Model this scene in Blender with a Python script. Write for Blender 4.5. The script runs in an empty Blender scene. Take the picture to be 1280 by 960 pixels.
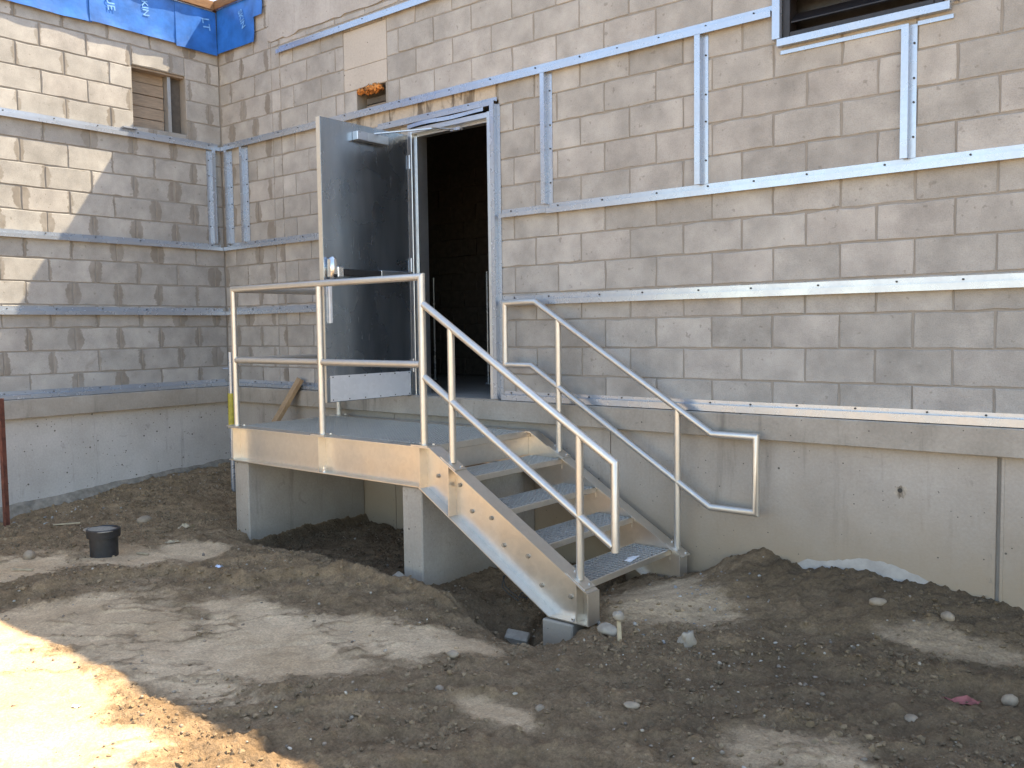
import bpy, bmesh, math, random
import numpy as np
from mathutils import Vector, Matrix

random.seed(7)
rng = np.random.default_rng(11)
scene = bpy.context.scene
C = scene.collection

# ------------------------------------------------------------------ camera
cam_d = bpy.data.cameras.new('camera')
cam = bpy.data.objects.new('camera', cam_d)
C.objects.link(cam)
yaw, pitch, roll = -0.6892003, -0.0625768, -0.0133615
fw = Vector((math.sin(yaw) * math.cos(pitch), math.cos(yaw) * math.cos(pitch), math.sin(pitch)))
rt = Vector((math.cos(yaw), -math.sin(yaw), 0))
up = rt.cross(fw)
r2 = rt * math.cos(roll) + up * math.sin(roll)
u2 = up * math.cos(roll) - rt * math.sin(roll)
m = Matrix((r2, u2, -fw)).transposed().to_4x4()
m.translation = (7.97065, -5.11866, 0.53978)
cam.matrix_world = m
cam_d.sensor_width = 36
cam_d.lens = 1102.33 / 1280 * 36
cam_d.clip_start = 0.05
cam_d.clip_end = 2000
scene.camera = cam

# ------------------------------------------------------------------ sky, sun, exposure
sun_vec = Vector((0.267, 0.625, 1.0)).normalized()
elev = math.asin(sun_vec.z)
azim = math.atan2(sun_vec.x, sun_vec.y)
world = bpy.data.worlds.new('World')
scene.world = world
world.use_nodes = True
wn = world.node_tree
sky = wn.nodes.new('ShaderNodeTexSky')
sky.sky_type = 'NISHITA'
sky.sun_disc = False
sky.sun_elevation = elev
sky.sun_rotation = azim
sky.air_density = 1.0
sky.dust_density = 0.4
sky.ozone_density = 1.0
bg = wn.nodes['Background']
bg.inputs[1].default_value = 0.125
wn.links.new(sky.outputs[0], bg.inputs[0])
sd = bpy.data.lights.new('sun', 'SUN')
sd.energy = 3.6
sd.angle = math.radians(0.53)
sd.color = (1.0, 0.885, 0.71)
sun = bpy.data.objects.new('sun', sd)
C.objects.link(sun)
sun.rotation_euler = sun_vec.to_track_quat('Z', 'Y').to_euler()
sun.location = (3, 6, 12)
vs = scene.view_settings
scene.display_settings.display_device = 'sRGB'
vs.view_transform = 'Standard'
vs.look = 'None'
vs.exposure = 2.22
vs.gamma = 1.0
vs.use_white_balance = True          # phone camera balanced for open shade
vs.white_balance_temperature = 7450
vs.white_balance_tint = 10
vs.use_curve_mapping = False
scene.render.engine = 'CYCLES'
scene.cycles.max_bounces = 8
scene.cycles.diffuse_bounces = 5
scene.cycles.glossy_bounces = 4


# ------------------------------------------------------------------ materials
class NT:
    """small helper round a material's node tree"""
    def __init__(self, name):
        self.m = bpy.data.materials.new(name)
        self.m.use_nodes = True
        self.t = self.m.node_tree
        self.b = self.t.nodes['Principled BSDF']
        self.pos = None

    def n(self, kind, **kw):
        nd = self.t.nodes.new(kind)
        for k, v in kw.items():
            setattr(nd, k, v)
        return nd

    def link(self, a, b):
        self.t.links.new(a, b)

    def val(self, sock, v):
        if isinstance(v, (int, float)):
            sock.default_value = v
        elif isinstance(v, (tuple, list)):
            sock.default_value = v if len(v) == len(sock.default_value) else (*v, 1)
        else:
            self.link(v, sock)

    def position(self):
        if self.pos is None:
            self.pos = self.n('ShaderNodeNewGeometry').outputs['Position']
        return self.pos

    def math(self, op, a, b=0.0, c=0.0, clamp=False):
        nd = self.n('ShaderNodeMath', operation=op, use_clamp=clamp)
        self.val(nd.inputs[0], a)
        self.val(nd.inputs[1], b)
        self.val(nd.inputs[2], c)
        return nd.outputs[0]

    def noise(self, scale, detail=4, rough=0.55, vec=None, dist=0.0, stretch=None):
        v = vec if vec is not None else self.position()
        if stretch:
            mp = self.n('ShaderNodeVectorMath', operation='MULTIPLY')
            self.link(v, mp.inputs[0])
            mp.inputs[1].default_value = stretch
            v = mp.outputs[0]
        nd = self.n('ShaderNodeTexNoise')
        nd.inputs['Scale'].default_value = scale
        nd.inputs['Detail'].default_value = detail
        nd.inputs['Roughness'].default_value = rough
        nd.inputs['Distortion'].default_value = dist
        self.link(v, nd.inputs['Vector'])
        return nd.outputs[0]

    def voronoi(self, scale, feature='F1', out='Distance', rand=1.0):
        nd = self.n('ShaderNodeTexVoronoi', feature=feature)
        nd.inputs['Scale'].default_value = scale
        nd.inputs['Randomness'].default_value = rand
        self.link(self.position(), nd.inputs['Vector'])
        return nd.outputs[out]

    def ramp(self, fac, stops):
        nd = self.n('ShaderNodeValToRGB')
        el = nd.color_ramp.elements
        while len(el) < len(stops):
            el.new(0.5)
        for e, (p, c) in zip(el, stops):
            e.position = p
            e.color = (c, c, c, 1) if isinstance(c, (int, float)) else (*c, 1)
        self.link(fac, nd.inputs[0])
        return nd.outputs[0]

    def mix(self, fac, a, b, mode='MIX'):
        nd = self.n('ShaderNodeMix', data_type='RGBA', blend_type=mode)
        self.val(nd.inputs[0], fac)
        self.val(nd.inputs[6], a)
        self.val(nd.inputs[7], b)
        return nd.outputs[2]

    def maprange(self, v, a, b, c=0.0, d=1.0, smooth=True):
        nd = self.n('ShaderNodeMapRange', interpolation_type='SMOOTHSTEP' if smooth else 'LINEAR')
        self.val(nd.inputs[0], v)
        for i, q in enumerate((a, b, c, d)):
            self.val(nd.inputs[1 + i], q)
        return nd.outputs[0]

    def xyz(self):
        s = self.n('ShaderNodeSeparateXYZ')
        self.link(self.position(), s.inputs[0])
        return s.outputs

    def bump(self, h, strength=0.3, dist=0.01, normal=None):
        nd = self.n('ShaderNodeBump')
        nd.inputs['Strength'].default_value = strength
        nd.inputs['Distance'].default_value = dist
        self.link(h, nd.inputs['Height'])
        if normal is not None:
            self.link(normal, nd.inputs['Normal'])
        return nd.outputs[0]

    def out(self, color=None, rough=None, metal=None, normal=None, spec=None):
        if color is not None:
            self.val(self.b.inputs['Base Color'], color)
        if rough is not None:
            self.val(self.b.inputs['Roughness'], rough)
        if metal is not None:
            self.val(self.b.inputs['Metallic'], metal)
        if normal is not None:
            self.link(normal, self.b.inputs['Normal'])
        if spec is not None:
            self.b.inputs['Specular IOR Level'].default_value = spec
        return self.m


def mat_block(name, smear=None):
    k = NT(name)
    rnd = k.n('ShaderNodeObjectInfo').outputs['Random']
    tint = k.ramp(rnd, [(0.0, (0.312, 0.302, 0.284)), (0.25, (0.346, 0.336, 0.316)), (0.6, (0.366, 0.356, 0.336)),
                        (0.85, (0.362, 0.346, 0.325)), (1.0, (0.398, 0.386, 0.364))])
    off = k.n('ShaderNodeVectorMath', operation='ADD')
    k.link(k.position(), off.inputs[0])
    cx = k.n('ShaderNodeCombineXYZ')
    k.link(k.math('MULTIPLY', rnd, 37.0), cx.inputs[1])
    k.link(cx.outputs[0], off.inputs[1])
    v = off.outputs[0]
    cloud = k.ramp(k.noise(5, 5, 0.6, v), [(0.3, 0.76), (0.72, 1.15)])
    col = k.mix(1.0, tint, cloud, 'MULTIPLY')
    col = k.mix(1.0, col, k.ramp(k.noise(1.1, 5, 0.6), [(0.3, 0.84), (0.7, 1.12)]), 'MULTIPLY')
    damp = k.maprange(k.noise(2.6, 6, 0.7, dist=0.8), 0.60, 0.72)
    col = k.mix(k.math('MULTIPLY', damp, 0.30), col, (0.20, 0.175, 0.145))
    grain = k.ramp(k.noise(150, 4, 0.7), [(0.28, 0.74), (0.5, 1.0), (0.75, 1.14)])
    col = k.mix(0.75, col, grain, 'MULTIPLY')
    spots = k.maprange(k.noise(26, 2, 0.4, v), 0.69, 0.75)
    col = k.mix(k.math('MULTIPLY', spots, 0.45), col, (0.15, 0.135, 0.12))
    white = k.maprange(k.noise(3.5, 5, 0.7, v), 0.62, 0.80)
    col = k.mix(k.math('MULTIPLY', white, 0.35), col, (0.56, 0.54, 0.50))
    if smear:
        x, y, z = k.xyz()
        along = k.math('MULTIPLY', y, -1.0) if smear == 'left' else x
        ph = 0.3235 if smear == 'left' else 0.196
        zr = k.math('DIVIDE', z, 0.2)
        row = k.math('FLOOR', zr)
        fz = k.math('FRACT', zr)
        wob = k.math('MULTIPLY', k.math('SUBTRACT', k.noise(7, 4, 0.65), 0.5), 0.22)
        u = k.math('ADD', k.math('DIVIDE', k.math('SUBTRACT', along, ph), 0.4), k.math('MULTIPLY', row, 0.5))
        u = k.math('ADD', u, wob)
        uid = k.math('FLOOR', k.math('ADD', u, 0.5))
        d = k.math('MULTIPLY', k.math('ABSOLUTE', k.math('SUBTRACT', u, uid)), 0.4)
        wnz = k.n('ShaderNodeTexWhiteNoise', noise_dimensions='1D')
        k.link(k.math('ADD', uid, k.math('MULTIPLY', row, 13.7)), wnz.inputs['W'])
        r = wnz.outputs[0]
        w = k.math('ADD', 0.006, k.math('MULTIPLY', k.math('POWER', r, 1.7), 0.075))
        lens = k.math('ADD', 0.55, k.math('MULTIPLY', k.math('SINE', k.math('MULTIPLY', fz, math.pi)), 0.45))
        edge = k.math('ADD', k.math('MULTIPLY', w, lens),
                      k.math('MULTIPLY', k.math('SUBTRACT', k.noise(24, 5, 0.7), 0.5), 0.060))
        mk = k.maprange(k.math('SUBTRACT', edge, d), -0.004, 0.007)
        hz = k.math('MULTIPLY', k.math('MINIMUM', fz, k.math('SUBTRACT', 1.0, fz)), 0.2)
        hw = k.math('MULTIPLY', k.math('SUBTRACT', k.noise(6, 4, 0.6), 0.47), 0.085)
        mk2 = k.maprange(k.math('SUBTRACT', hw, hz), -0.003, 0.006)
        mk = k.math('MAXIMUM', mk, k.math('MULTIPLY', mk2, 0.8))
        smc = k.mix(k.noise(22, 3, 0.6), (0.150, 0.132, 0.112), (0.245, 0.220, 0.190))
        col = k.mix(k.math('MULTIPLY', mk, k.maprange(k.noise(3.3, 4, 0.6), 0.35, 0.65, 0.55, 0.95)), col, smc)
    h = k.math('ADD', k.noise(150, 4, 0.7), k.math('MULTIPLY', k.noise(18, 3, 0.5), 0.6))
    nrm = k.bump(h, 0.42, 0.006)
    return k.out(col, 0.93, 0.0, nrm, 0.25)


def mat_mortar():
    k = NT('mortar')
    c = k.mix(k.noise(12, 5), (0.20, 0.185, 0.165), (0.30, 0.28, 0.252))
    return k.out(c, 0.95, 0, k.bump(k.noise(120, 3), 0.5, 0.004), 0.2)


def mat_concrete(name, base, dark, stain=0.5, streak=True, pits=True, low=None):
    k = NT(name)
    c = k.mix(k.ramp(k.noise(2.2, 6, 0.6), [(0.3, 0.0), (0.7, 1.0)]), dark, base)
    c = k.mix(0.45, c, k.ramp(k.noise(60, 4, 0.7), [(0.3, 0.78), (0.7, 1.18)]), 'MULTIPLY')
    if streak:
        s = k.noise(3.0, 5, 0.65, stretch=(3.2, 3.2, 0.35))
        c = k.mix(k.math('MULTIPLY', k.maprange(s, 0.56, 0.74), stain), c, tuple(0.55 * q for q in dark))
    if low:
        z = k.xyz()[2]
        f = k.maprange(k.math('ADD', z, k.math('MULTIPLY', k.noise(4, 4), 0.30)), low[0], low[1], 1.0, 0.0)
        c = k.mix(k.math('MULTIPLY', f, 0.85), c, low[2])
    h = k.noise(70, 4, 0.6)
    if pits:
        pit = None
        for sc_, thr, rad in ((13, 0.62, 0.115), (31, 0.70, 0.15)):
            vn = k.n('ShaderNodeTexVoronoi')
            vn.inputs['Scale'].default_value = sc_
            k.link(k.position(), vn.inputs['Vector'])
            sep = k.n('ShaderNodeSeparateColor')
            k.link(vn.outputs['Color'], sep.inputs[0])
            size = k.math('MULTIPLY', k.maprange(sep.outputs[0], thr, 1.0, 0.0, 1.0), rad)
            p_ = k.maprange(k.math('SUBTRACT', size, vn.outputs['Distance']), 0.0, 0.025)
            pit = p_ if pit is None else k.math('MAXIMUM', pit, p_)
        c = k.mix(k.math('MULTIPLY', pit, 0.85), c, (0.07, 0.06, 0.05))
        blot = k.maprange(k.noise(6.5, 6, 0.75, dist=1.0), 0.60, 0.72)
        c = k.mix(k.math('MULTIPLY', blot, 0.5), c, tuple(0.6 * q for q in dark))
        h = k.math('SUBTRACT', h, k.math('MULTIPLY', pit, 1.5))
    return k.out(c, 0.88, 0, k.bump(h, 0.3, 0.006), 0.3)


def mat_metal(name, col, rough=(0.32, 0.5), metal=0.92, grime=0.35, scale=26, grimecol=(0.30, 0.27, 0.23), warm=None):
    k = NT(name)
    sp = k.voronoi(scale * 4.0, out='Color')
    bw = k.n('ShaderNodeRGBToBW')
    k.link(sp, bw.inputs[0])
    c = k.mix(1.0, col, k.ramp(bw.outputs[0], [(0.2, 0.965), (0.8, 1.02)]), 'MULTIPLY')
    g = k.maprange(k.noise(scale * 0.25, 6, 0.65), 0.48, 0.75)
    c = k.mix(k.math('MULTIPLY', g, grime), c, grimecol)
    ro = k.maprange(k.noise(scale * 0.4, 5, 0.6), 0.3, 0.7, rough[0], rough[1])
    mt = k.math('SUBTRACT', metal, k.math('MULTIPLY', g, 0.45 * grime))
    return k.out(c, ro, mt, k.bump(k.noise(scale * 0.2, 3), 0.03, 0.01))


def mat_plain(name, col, rough=0.7, metal=0.0, vary=0.25, scale=18, bump=0.2, bscale=60):
    k = NT(name)
    lo = tuple(max(0, q * (1 - vary)) for q in col)
    hi = tuple(min(1, q * (1 + vary)) for q in col)
    c = k.mix(k.ramp(k.noise(scale, 5, 0.6), [(0.3, 0.0), (0.7, 1.0)]), lo, hi)
    return k.out(c, rough, metal, k.bump(k.noise(bscale, 3), bump, 0.004))


def mat_wood(name, a, b, axis=(1, 1, 12)):
    k = NT(name)
    g = k.noise(9, 6, 0.65, stretch=axis, dist=0.6)
    c = k.mix(k.ramp(g, [(0.3, 0.0), (0.7, 1.0)]), a, b)
    c = k.mix(0.5, c, k.ramp(k.noise(3, 4), [(0.3, 0.6), (0.7, 1.15)]), 'MULTIPLY')
    return k.out(c, 0.8, 0, k.bump(g, 0.35, 0.004), 0.3)


def mat_ground():
    k = NT('dirt')
    at = k.n('ShaderNodeVertexColor', layer_name='soil').outputs[0]
    s = k.n('ShaderNodeSeparateColor')
    k.link(at, s.inputs[0])
    loose, wet_shade = s.outputs[0], s.outputs[1]
    pale = k.mix(k.ramp(k.noise(1.7, 6, 0.6), [(0.3, 0.0), (0.7, 1.0)]), (0.475, 0.332, 0.200), (0.625, 0.458, 0.295))
    dark = k.mix(k.ramp(k.noise(7, 6, 0.7), [(0.3, 0.0), (0.7, 1.0)]), (0.196, 0.130, 0.074), (0.370, 0.254, 0.150))
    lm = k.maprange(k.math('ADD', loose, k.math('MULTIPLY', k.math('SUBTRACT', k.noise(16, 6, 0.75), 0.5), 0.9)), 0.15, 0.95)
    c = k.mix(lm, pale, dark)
    c = k.mix(k.math('MULTIPLY', wet_shade, 0.80), c, k.mix(k.noise(9, 5), (0.084, 0.058, 0.036), (0.164, 0.115, 0.070)))  # damp soil tone, also carries the painted shade under the landing
    c = k.mix(0.9, c, k.ramp(k.noise(70, 6, 0.8), [(0.3, 0.55), (0.7, 1.35)]), 'MULTIPLY')
    c = k.mix(0.8, c, k.ramp(k.noise(5.5, 6, 0.7, dist=0.6), [(0.28, 0.72), (0.72, 1.22)]), 'MULTIPLY')
    spk = k.math('MULTIPLY', k.maprange(k.voronoi(75), 0.12, 0.2, 1.0, 0.0), k.maprange(k.noise(30, 2), 0.5, 0.62))
    c = k.mix(k.math('MULTIPLY', spk, 0.5), c, (0.30, 0.27, 0.235))
    fine = k.math('MULTIPLY', k.noise(60, 6, 0.8), k.math('ADD', 0.35, lm))
    h = k.math('ADD', fine, k.math('MULTIPLY', k.noise(14, 5, 0.65), 0.8))
    return k.out(c, 0.96, 0, k.bump(h, 0.8, 0.020), 0.15)


def mat_attr(name, rough=0.85, vary=0.3):
    k = NT(name)
    at = k.n('ShaderNodeVertexColor', layer_name='tone').outputs[0]
    c = k.mix(0.7, at, k.ramp(k.noise(80, 4), [(0.3, 1 - vary), (0.7, 1 + vary)]), 'MULTIPLY')
    return k.out(c, rough, 0, k.bump(k.noise(120, 3), 0.3, 0.003), 0.3)


def mat_door():
    k = NT('door_steel')
    n1 = k.noise(3.0, 3, 0.5, stretch=(1, 3.5, 0.5))
    c = k.mix(k.maprange(n1, 0.3, 0.7), (0.31, 0.36, 0.41), (0.40, 0.45, 0.505))
    scuff = k.maprange(k.noise(3.2, 8, 0.75, stretch=(1, 5, 0.9), dist=0.7), 0.58, 0.85)
    c = k.mix(k.math('MULTIPLY', scuff, 0.30), c, (0.55, 0.56, 0.57))
    ro = k.math('ADD', k.maprange(k.noise(3, 3), 0.3, 0.7, 0.24, 0.30), k.math('MULTIPLY', scuff, 0.25))
    return k.out(c, ro, k.math('SUBTRACT', 0.95, k.math('MULTIPLY', scuff, 0.4)), None)


def mat_streaked():
    k = NT('lintel_concrete')
    n = k.noise(7.0, 5, 0.6, stretch=(1.6, 1.0, 0.35), dist=0.8)
    c = k.mix(k.ramp(n, [(0.40, 0.0), (0.52, 1.0)]), (0.15, 0.125, 0.098), (0.42, 0.37, 0.305))
    c = k.mix(0.5, c, k.ramp(k.noise(50, 4, 0.7), [(0.3, 0.75), (0.7, 1.2)]), 'MULTIPLY')
    return k.out(c, 0.9, 0, k.bump(k.noise(60, 4), 0.4, 0.006), 0.25)


M = {}
M['block'] = mat_block('concrete_block')
M['block_left'] = mat_block('concrete_block_smeared', 'left')
M['block_main'] = mat_block('concrete_block_smeared_corner', 'main')
M['mortar'] = mat_mortar()
M['ledge'] = mat_concrete('ledge_concrete', (0.38, 0.345, 0.30), (0.24, 0.214, 0.18), 0.6)
M['found'] = mat_concrete('foundation_concrete', (0.405, 0.370, 0.330), (0.31, 0.278, 0.242), 0.45, True, True,
                          (-0.90, -0.10, (0.31, 0.235, 0.155)))
M['found_left'] = mat_concrete('foundation_concrete_pale', (0.48, 0.455, 0.425), (0.37, 0.345, 0.315), 0.6, True, True,
                               (-1.05, -0.72, (0.19, 0.16, 0.13)))
M['pier'] = mat_concrete('pier_concrete', (0.40, 0.365, 0.32), (0.30, 0.27, 0.232), 0.45, True, True, (-1.25, -0.75, (0.28, 0.22, 0.155)))
M['parge'] = mat_concrete('parge_cement', (0.42, 0.40, 0.375), (0.30, 0.28, 0.255), 0.5)
M['patch'] = mat_concrete('patch_cement', (0.46, 0.425, 0.38), (0.39, 0.36, 0.32), 0.2)
M['lintel'] = mat_streaked()
M['footing'] = mat_plain('footing_rubble', (0.20, 0.172, 0.138), 0.95, 0, 0.4, 14, 0.9, 30)
M['lime'] = mat_plain('lime_smear', (0.375, 0.35, 0.32), 0.9, 0, 0.22, 9)
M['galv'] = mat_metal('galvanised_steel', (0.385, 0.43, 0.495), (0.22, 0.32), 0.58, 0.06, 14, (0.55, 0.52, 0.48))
M['stair'] = mat_metal('mill_aluminium', (0.74, 0.69, 0.62), (0.28, 0.40), 0.90, 0.42, 9, (0.47, 0.42, 0.36))
M['rail'] = mat_metal('dull_aluminium_tube', (0.60, 0.57, 0.52), (0.36, 0.46), 0.80, 0.10, 8, (0.66, 0.60, 0.52))
M['grate'] = mat_metal('grating_steel', (0.66, 0.645, 0.62), (0.38, 0.50), 0.80, 0.15, 18)
M['bolt'] = mat_metal('bolt_steel', (0.42, 0.38, 0.33), (0.4, 0.6), 0.85, 0.5, 60)
M['door'] = mat_door()
M['frame'] = mat_metal('frame_steel', (0.56, 0.60, 0.64), (0.28, 0.38), 0.92, 0.15, 10)
M['dooredge'] = mat_metal('door_edge_steel', (0.62, 0.58, 0.50), (0.4, 0.55), 0.7, 0.4, 12)
M['kick'] = mat_metal('kick_plate_steel', (0.85, 0.86, 0.88), (0.42, 0.52), 0.55, 0.15, 8, (0.6, 0.6, 0.6))
M['chrome'] = mat_metal('satin_chrome', (0.8, 0.8, 0.8), (0.2, 0.3), 1.0, 0.1, 30)
M['black'] = mat_plain('black_plastic', (0.018, 0.018, 0.02), 0.45, 0, 0.4, 30, 0.1)
M['screw'] = mat_plain('dark_screw', (0.03, 0.028, 0.026), 0.6)
M['darkframe'] = mat_plain('dark_bronze_frame', (0.022, 0.019, 0.020), 0.4, 0.3)
M['membrane'] = mat_plain('blue_membrane', (0.014, 0.120, 0.42), 0.40, 0, 0.35, 5, 0.6, 14)
M['ink'] = mat_plain('pale_print', (0.13, 0.33, 0.66), 0.5, 0, 0.35, 30, 0.05)
M['wood'] = mat_wood('brown_timber', (0.16, 0.082, 0.038), (0.27, 0.15, 0.075), (1, 1, 12))
M['stud'] = mat_wood('pale_timber', (0.30, 0.20, 0.115), (0.44, 0.31, 0.19), (6, 6, 1))
M['board'] = mat_wood('weathered_board', (0.20, 0.155, 0.115), (0.36, 0.29, 0.225), (1, 1, 14))
M['foam'] = mat_plain('orange_foam', (0.50, 0.19, 0.045), 0.9, 0, 0.5, 40, 0.8, 45)
M['rust'] = mat_plain('rusty_post', (0.16, 0.055, 0.035), 0.75, 0.2, 0.5, 12)
M['yellow'] = mat_plain('yellow_paint', (0.42, 0.36, 0.05), 0.55, 0, 0.3)
M['paper'] = mat_plain('white_paper', (0.72, 0.71, 0.70), 0.8, 0, 0.08)
M['foil'] = mat_metal('wrapper_foil', (0.62, 0.70, 0.82), (0.25, 0.4), 0.6, 0.2, 60)
M['red'] = mat_plain('faded_red_cloth', (0.27, 0.088, 0.080), 0.85, 0, 0.35)
M['card'] = mat_plain('buff_scrap', (0.40, 0.32, 0.21), 0.85, 0, 0.25)
M['stone'] = mat_plain('river_stone', (0.27, 0.208, 0.145), 0.75, 0, 0.25, 22, 0.3, 90)
M['rubble'] = mat_plain('concrete_rubble', (0.31, 0.262, 0.205), 0.9, 0, 0.2, 25, 0.5)
M['pebble'] = mat_attr('pebble_mix')
M['clod'] = mat_attr('soil_crumb', 0.97)
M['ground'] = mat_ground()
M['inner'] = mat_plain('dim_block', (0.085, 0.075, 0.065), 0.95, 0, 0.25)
M['slab'] = mat_concrete('slab_concrete', (0.30, 0.275, 0.245), (0.22, 0.2, 0.178), 0.3)
M['roof'] = mat_plain('roof_felt', (0.10, 0.10, 0.10), 0.9)

# ------------------------------------------------------------------ mesh helpers
ORG = {}


def tag(o, label=None, cat=None, group=None, kind=None):
    if label:
        o['label'] = label
    if cat:
        o['category'] = cat
    if group:
        o['group'] = group
    if kind:
        o['kind'] = kind
    return o


def org(o):
    return ORG.get(o.name, Vector((0, 0, 0))) if o is not None else Vector((0, 0, 0))


def thing(name, label, cat, loc=(0, 0, 0), group=None):
    o = bpy.data.objects.new(name, None)
    C.objects.link(o)
    o.empty_display_size = 0.1
    o.location = loc
    ORG[o.name] = Vector(loc)
    return tag(o, label, cat, group)


class MB:
    def __init__(self):
        self.v, self.f = [], []

    def add(self, vs, fs):
        b = len(self.v)
        self.v += [tuple(q) for q in vs]
        self.f += [tuple(b + i for i in q) for q in fs]
        return self

    def box(self, x0, x1, y0, y1, z0, z1):
        x0, x1 = sorted((x0, x1)); y0, y1 = sorted((y0, y1)); z0, z1 = sorted((z0, z1))
        return self.add([(x0, y0, z0), (x1, y0, z0), (x1, y1, z0), (x0, y1, z0), (x0, y0, z1), (x1, y0, z1), (x1, y1, z1), (x0, y1, z1)],
                        [(0, 3, 2, 1), (4, 5, 6, 7), (0, 1, 5, 4), (1, 2, 6, 5), (2, 3, 7, 6), (3, 0, 4, 7)])

    def bar(self, p0, p1, w, h, upv=(0, 0, 1)):
        """rectangular bar from p0 to p1, w across, h along upv"""
        p0, p1 = Vector(p0), Vector(p1)
        d = (p1 - p0).normalized()
        s = d.cross(Vector(upv))
        if s.length < 1e-4:
            s = d.cross(Vector((1, 0, 0)))
        s.normalize()
        t = s.cross(d)
        s, t = s * w / 2, t * h / 2
        vs = [p0 - s - t, p0 + s - t, p0 + s + t, p0 - s + t, p1 - s - t, p1 + s - t, p1 + s + t, p1 - s + t]
        return self.add(vs, [(0, 1, 2, 3), (7, 6, 5, 4), (0, 4, 5, 1), (1, 5, 6, 2), (2, 6, 7, 3), (3, 7, 4, 0)])

    def tube(self, pts, r, n=14, closed=False, caps=True):
        """tube along a polyline with mitred corners"""
        pts = [Vector(p) for p in pts]
        N = len(pts)
        ref = None
        rings = []
        for i, p in enumerate(pts):
            if closed:
                d0 = (p - pts[i - 1]).normalized(); d1 = (pts[(i + 1) % N] - p).normalized()
            else:
                d0 = (p - pts[i - 1]).normalized() if i > 0 else (pts[1] - p).normalized()
                d1 = (pts[i + 1] - p).normalized() if i < N - 1 else d0
            nrm = (d0 + d1).normalized()
            if ref is None:
                a = Vector((0, 1, 0)) if abs(d0.y) < 0.9 else Vector((0, 0, 1))
                u = d0.cross(a).normalized(); w = d0.cross(u).normalized()
                prof = [(u * math.cos(2 * math.pi * j / n) + w * math.sin(2 * math.pi * j / n)) * r for j in range(n)]
                cur = [p + q for q in prof]
                ref = True
                prev_d = d0
            else:
                cur = [rings[-1][j] for j in range(n)]
            # project the previous ring along d0 onto the plane at p with normal nrm
            ring = []
            for q in cur:
                t = (p - q).dot(nrm) / d0.dot(nrm)
                ring.append(q + d0 * t)
            rings.append(ring)
        vs = [q for ring in rings for q in ring]
        fs = []
        L = N if closed else N - 1
        for i in range(L):
            for j in range(n):
                a = i * n + j; b = i * n + (j + 1) % n
                c = ((i + 1) % N) * n + (j + 1) % n; d = ((i + 1) % N) * n + j
                fs.append((a, d, c, b))
        if caps and not closed:
            fs.append(tuple(range(n)))
            fs.append(tuple((N - 1) * n + j for j in reversed(range(n))))
        return self.add(vs, fs)

    def lathe(self, prof, c, n=24):
        """profile [(r, z)] about a vertical axis through c"""
        vs, fs = [], []
        for r, z in prof:
            for j in range(n):
                a = 2 * math.pi * j / n
                vs.append((c[0] + r * math.cos(a), c[1] + r * math.sin(a), c[2] + z))
        for i in range(len(prof) - 1):
            for j in range(n):
                fs.append((i * n + j, i * n + (j + 1) % n, (i + 1) * n + (j + 1) % n, (i + 1) * n + j))
        fs.append(tuple(reversed(range(n))))
        fs.append(tuple((len(prof) - 1) * n + j for j in range(n)))
        return self.add(vs, fs)

    def prism(self, poly, y0, y1):
        """polygon of (x, z), extruded from y0 to y1"""
        n = len(poly)
        vs = [(x, y0, z) for x, z in poly] + [(x, y1, z) for x, z in poly]
        fs = [tuple(range(n)), tuple(reversed(range(n, 2 * n)))]
        fs += [(i, i + n, (i + 1) % n + n, (i + 1) % n) for i in range(n)]
        return self.add(vs, fs)

    def plate_path(self, pts, th, y0, y1):
        """sheet of thickness th (to the left of travel) following (x, z) points"""
        P = [Vector((x, z)) for x, z in pts]
        offs = []
        for i, p in enumerate(P):
            d0 = (p - P[i - 1]).normalized() if i else (P[1] - p).normalized()
            d1 = (P[i + 1] - p).normalized() if i < len(P) - 1 else d0
            n0, n1 = Vector((-d0.y, d0.x)), Vector((-d1.y, d1.x))
            b = (n0 + n1).normalized()
            offs.append(p + b * (th / b.dot(n0)))
        for i in range(len(P) - 1):
            q = [P[i], P[i + 1], offs[i + 1], offs[i]]
            self.prism([(a.x, a.y) for a in q], y0, y1)
        return self

    def build(self, name, mat, parent=None, origin=None, smooth=False, bevel=0.0, label=None):
        o0 = Vector(origin) if origin is not None else org(parent)
        me = bpy.data.meshes.new(name)
        me.from_pydata([(a - o0.x, b - o0.y, c - o0.z) for a, b, c in self.v], [], self.f)
        bm = bmesh.new(); bm.from_mesh(me)
        if bevel:
            bmesh.ops.remove_doubles(bm, verts=bm.verts, dist=1e-5)
        bmesh.ops.recalc_face_normals(bm, faces=bm.faces)
        if bevel:
            es = [e for e in bm.edges if len(e.link_faces) == 2 and e.calc_face_angle(0) > 0.6]
            bmesh.ops.bevel(bm, geom=es, offset=bevel, segments=1, affect='EDGES', clamp_overlap=True)
        bm.to_mesh(me); bm.free()
        if smooth:
            for p in me.polygons:
                p.use_smooth = True
            try:
                me.set_sharp_from_angle(angle=math.radians(40))
            except Exception:
                pass
        me.materials.append(M[mat] if isinstance(mat, str) else mat)
        o = bpy.data.objects.new(name, me)
        C.objects.link(o)
        if parent is not None:
            o.parent = parent
            o.location = o0 - org(parent)
        else:
            o.location = o0
        ORG[o.name] = o0
        if label:
            o['label'] = label
        return o


def share(src_mesh, name, parent, loc, rotz=0.0):
    o = bpy.data.objects.new(name, src_mesh)
    C.objects.link(o)
    o.parent = parent
    o.location = loc
    o.rotation_euler = (0, 0, rotz)
    return o


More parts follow.
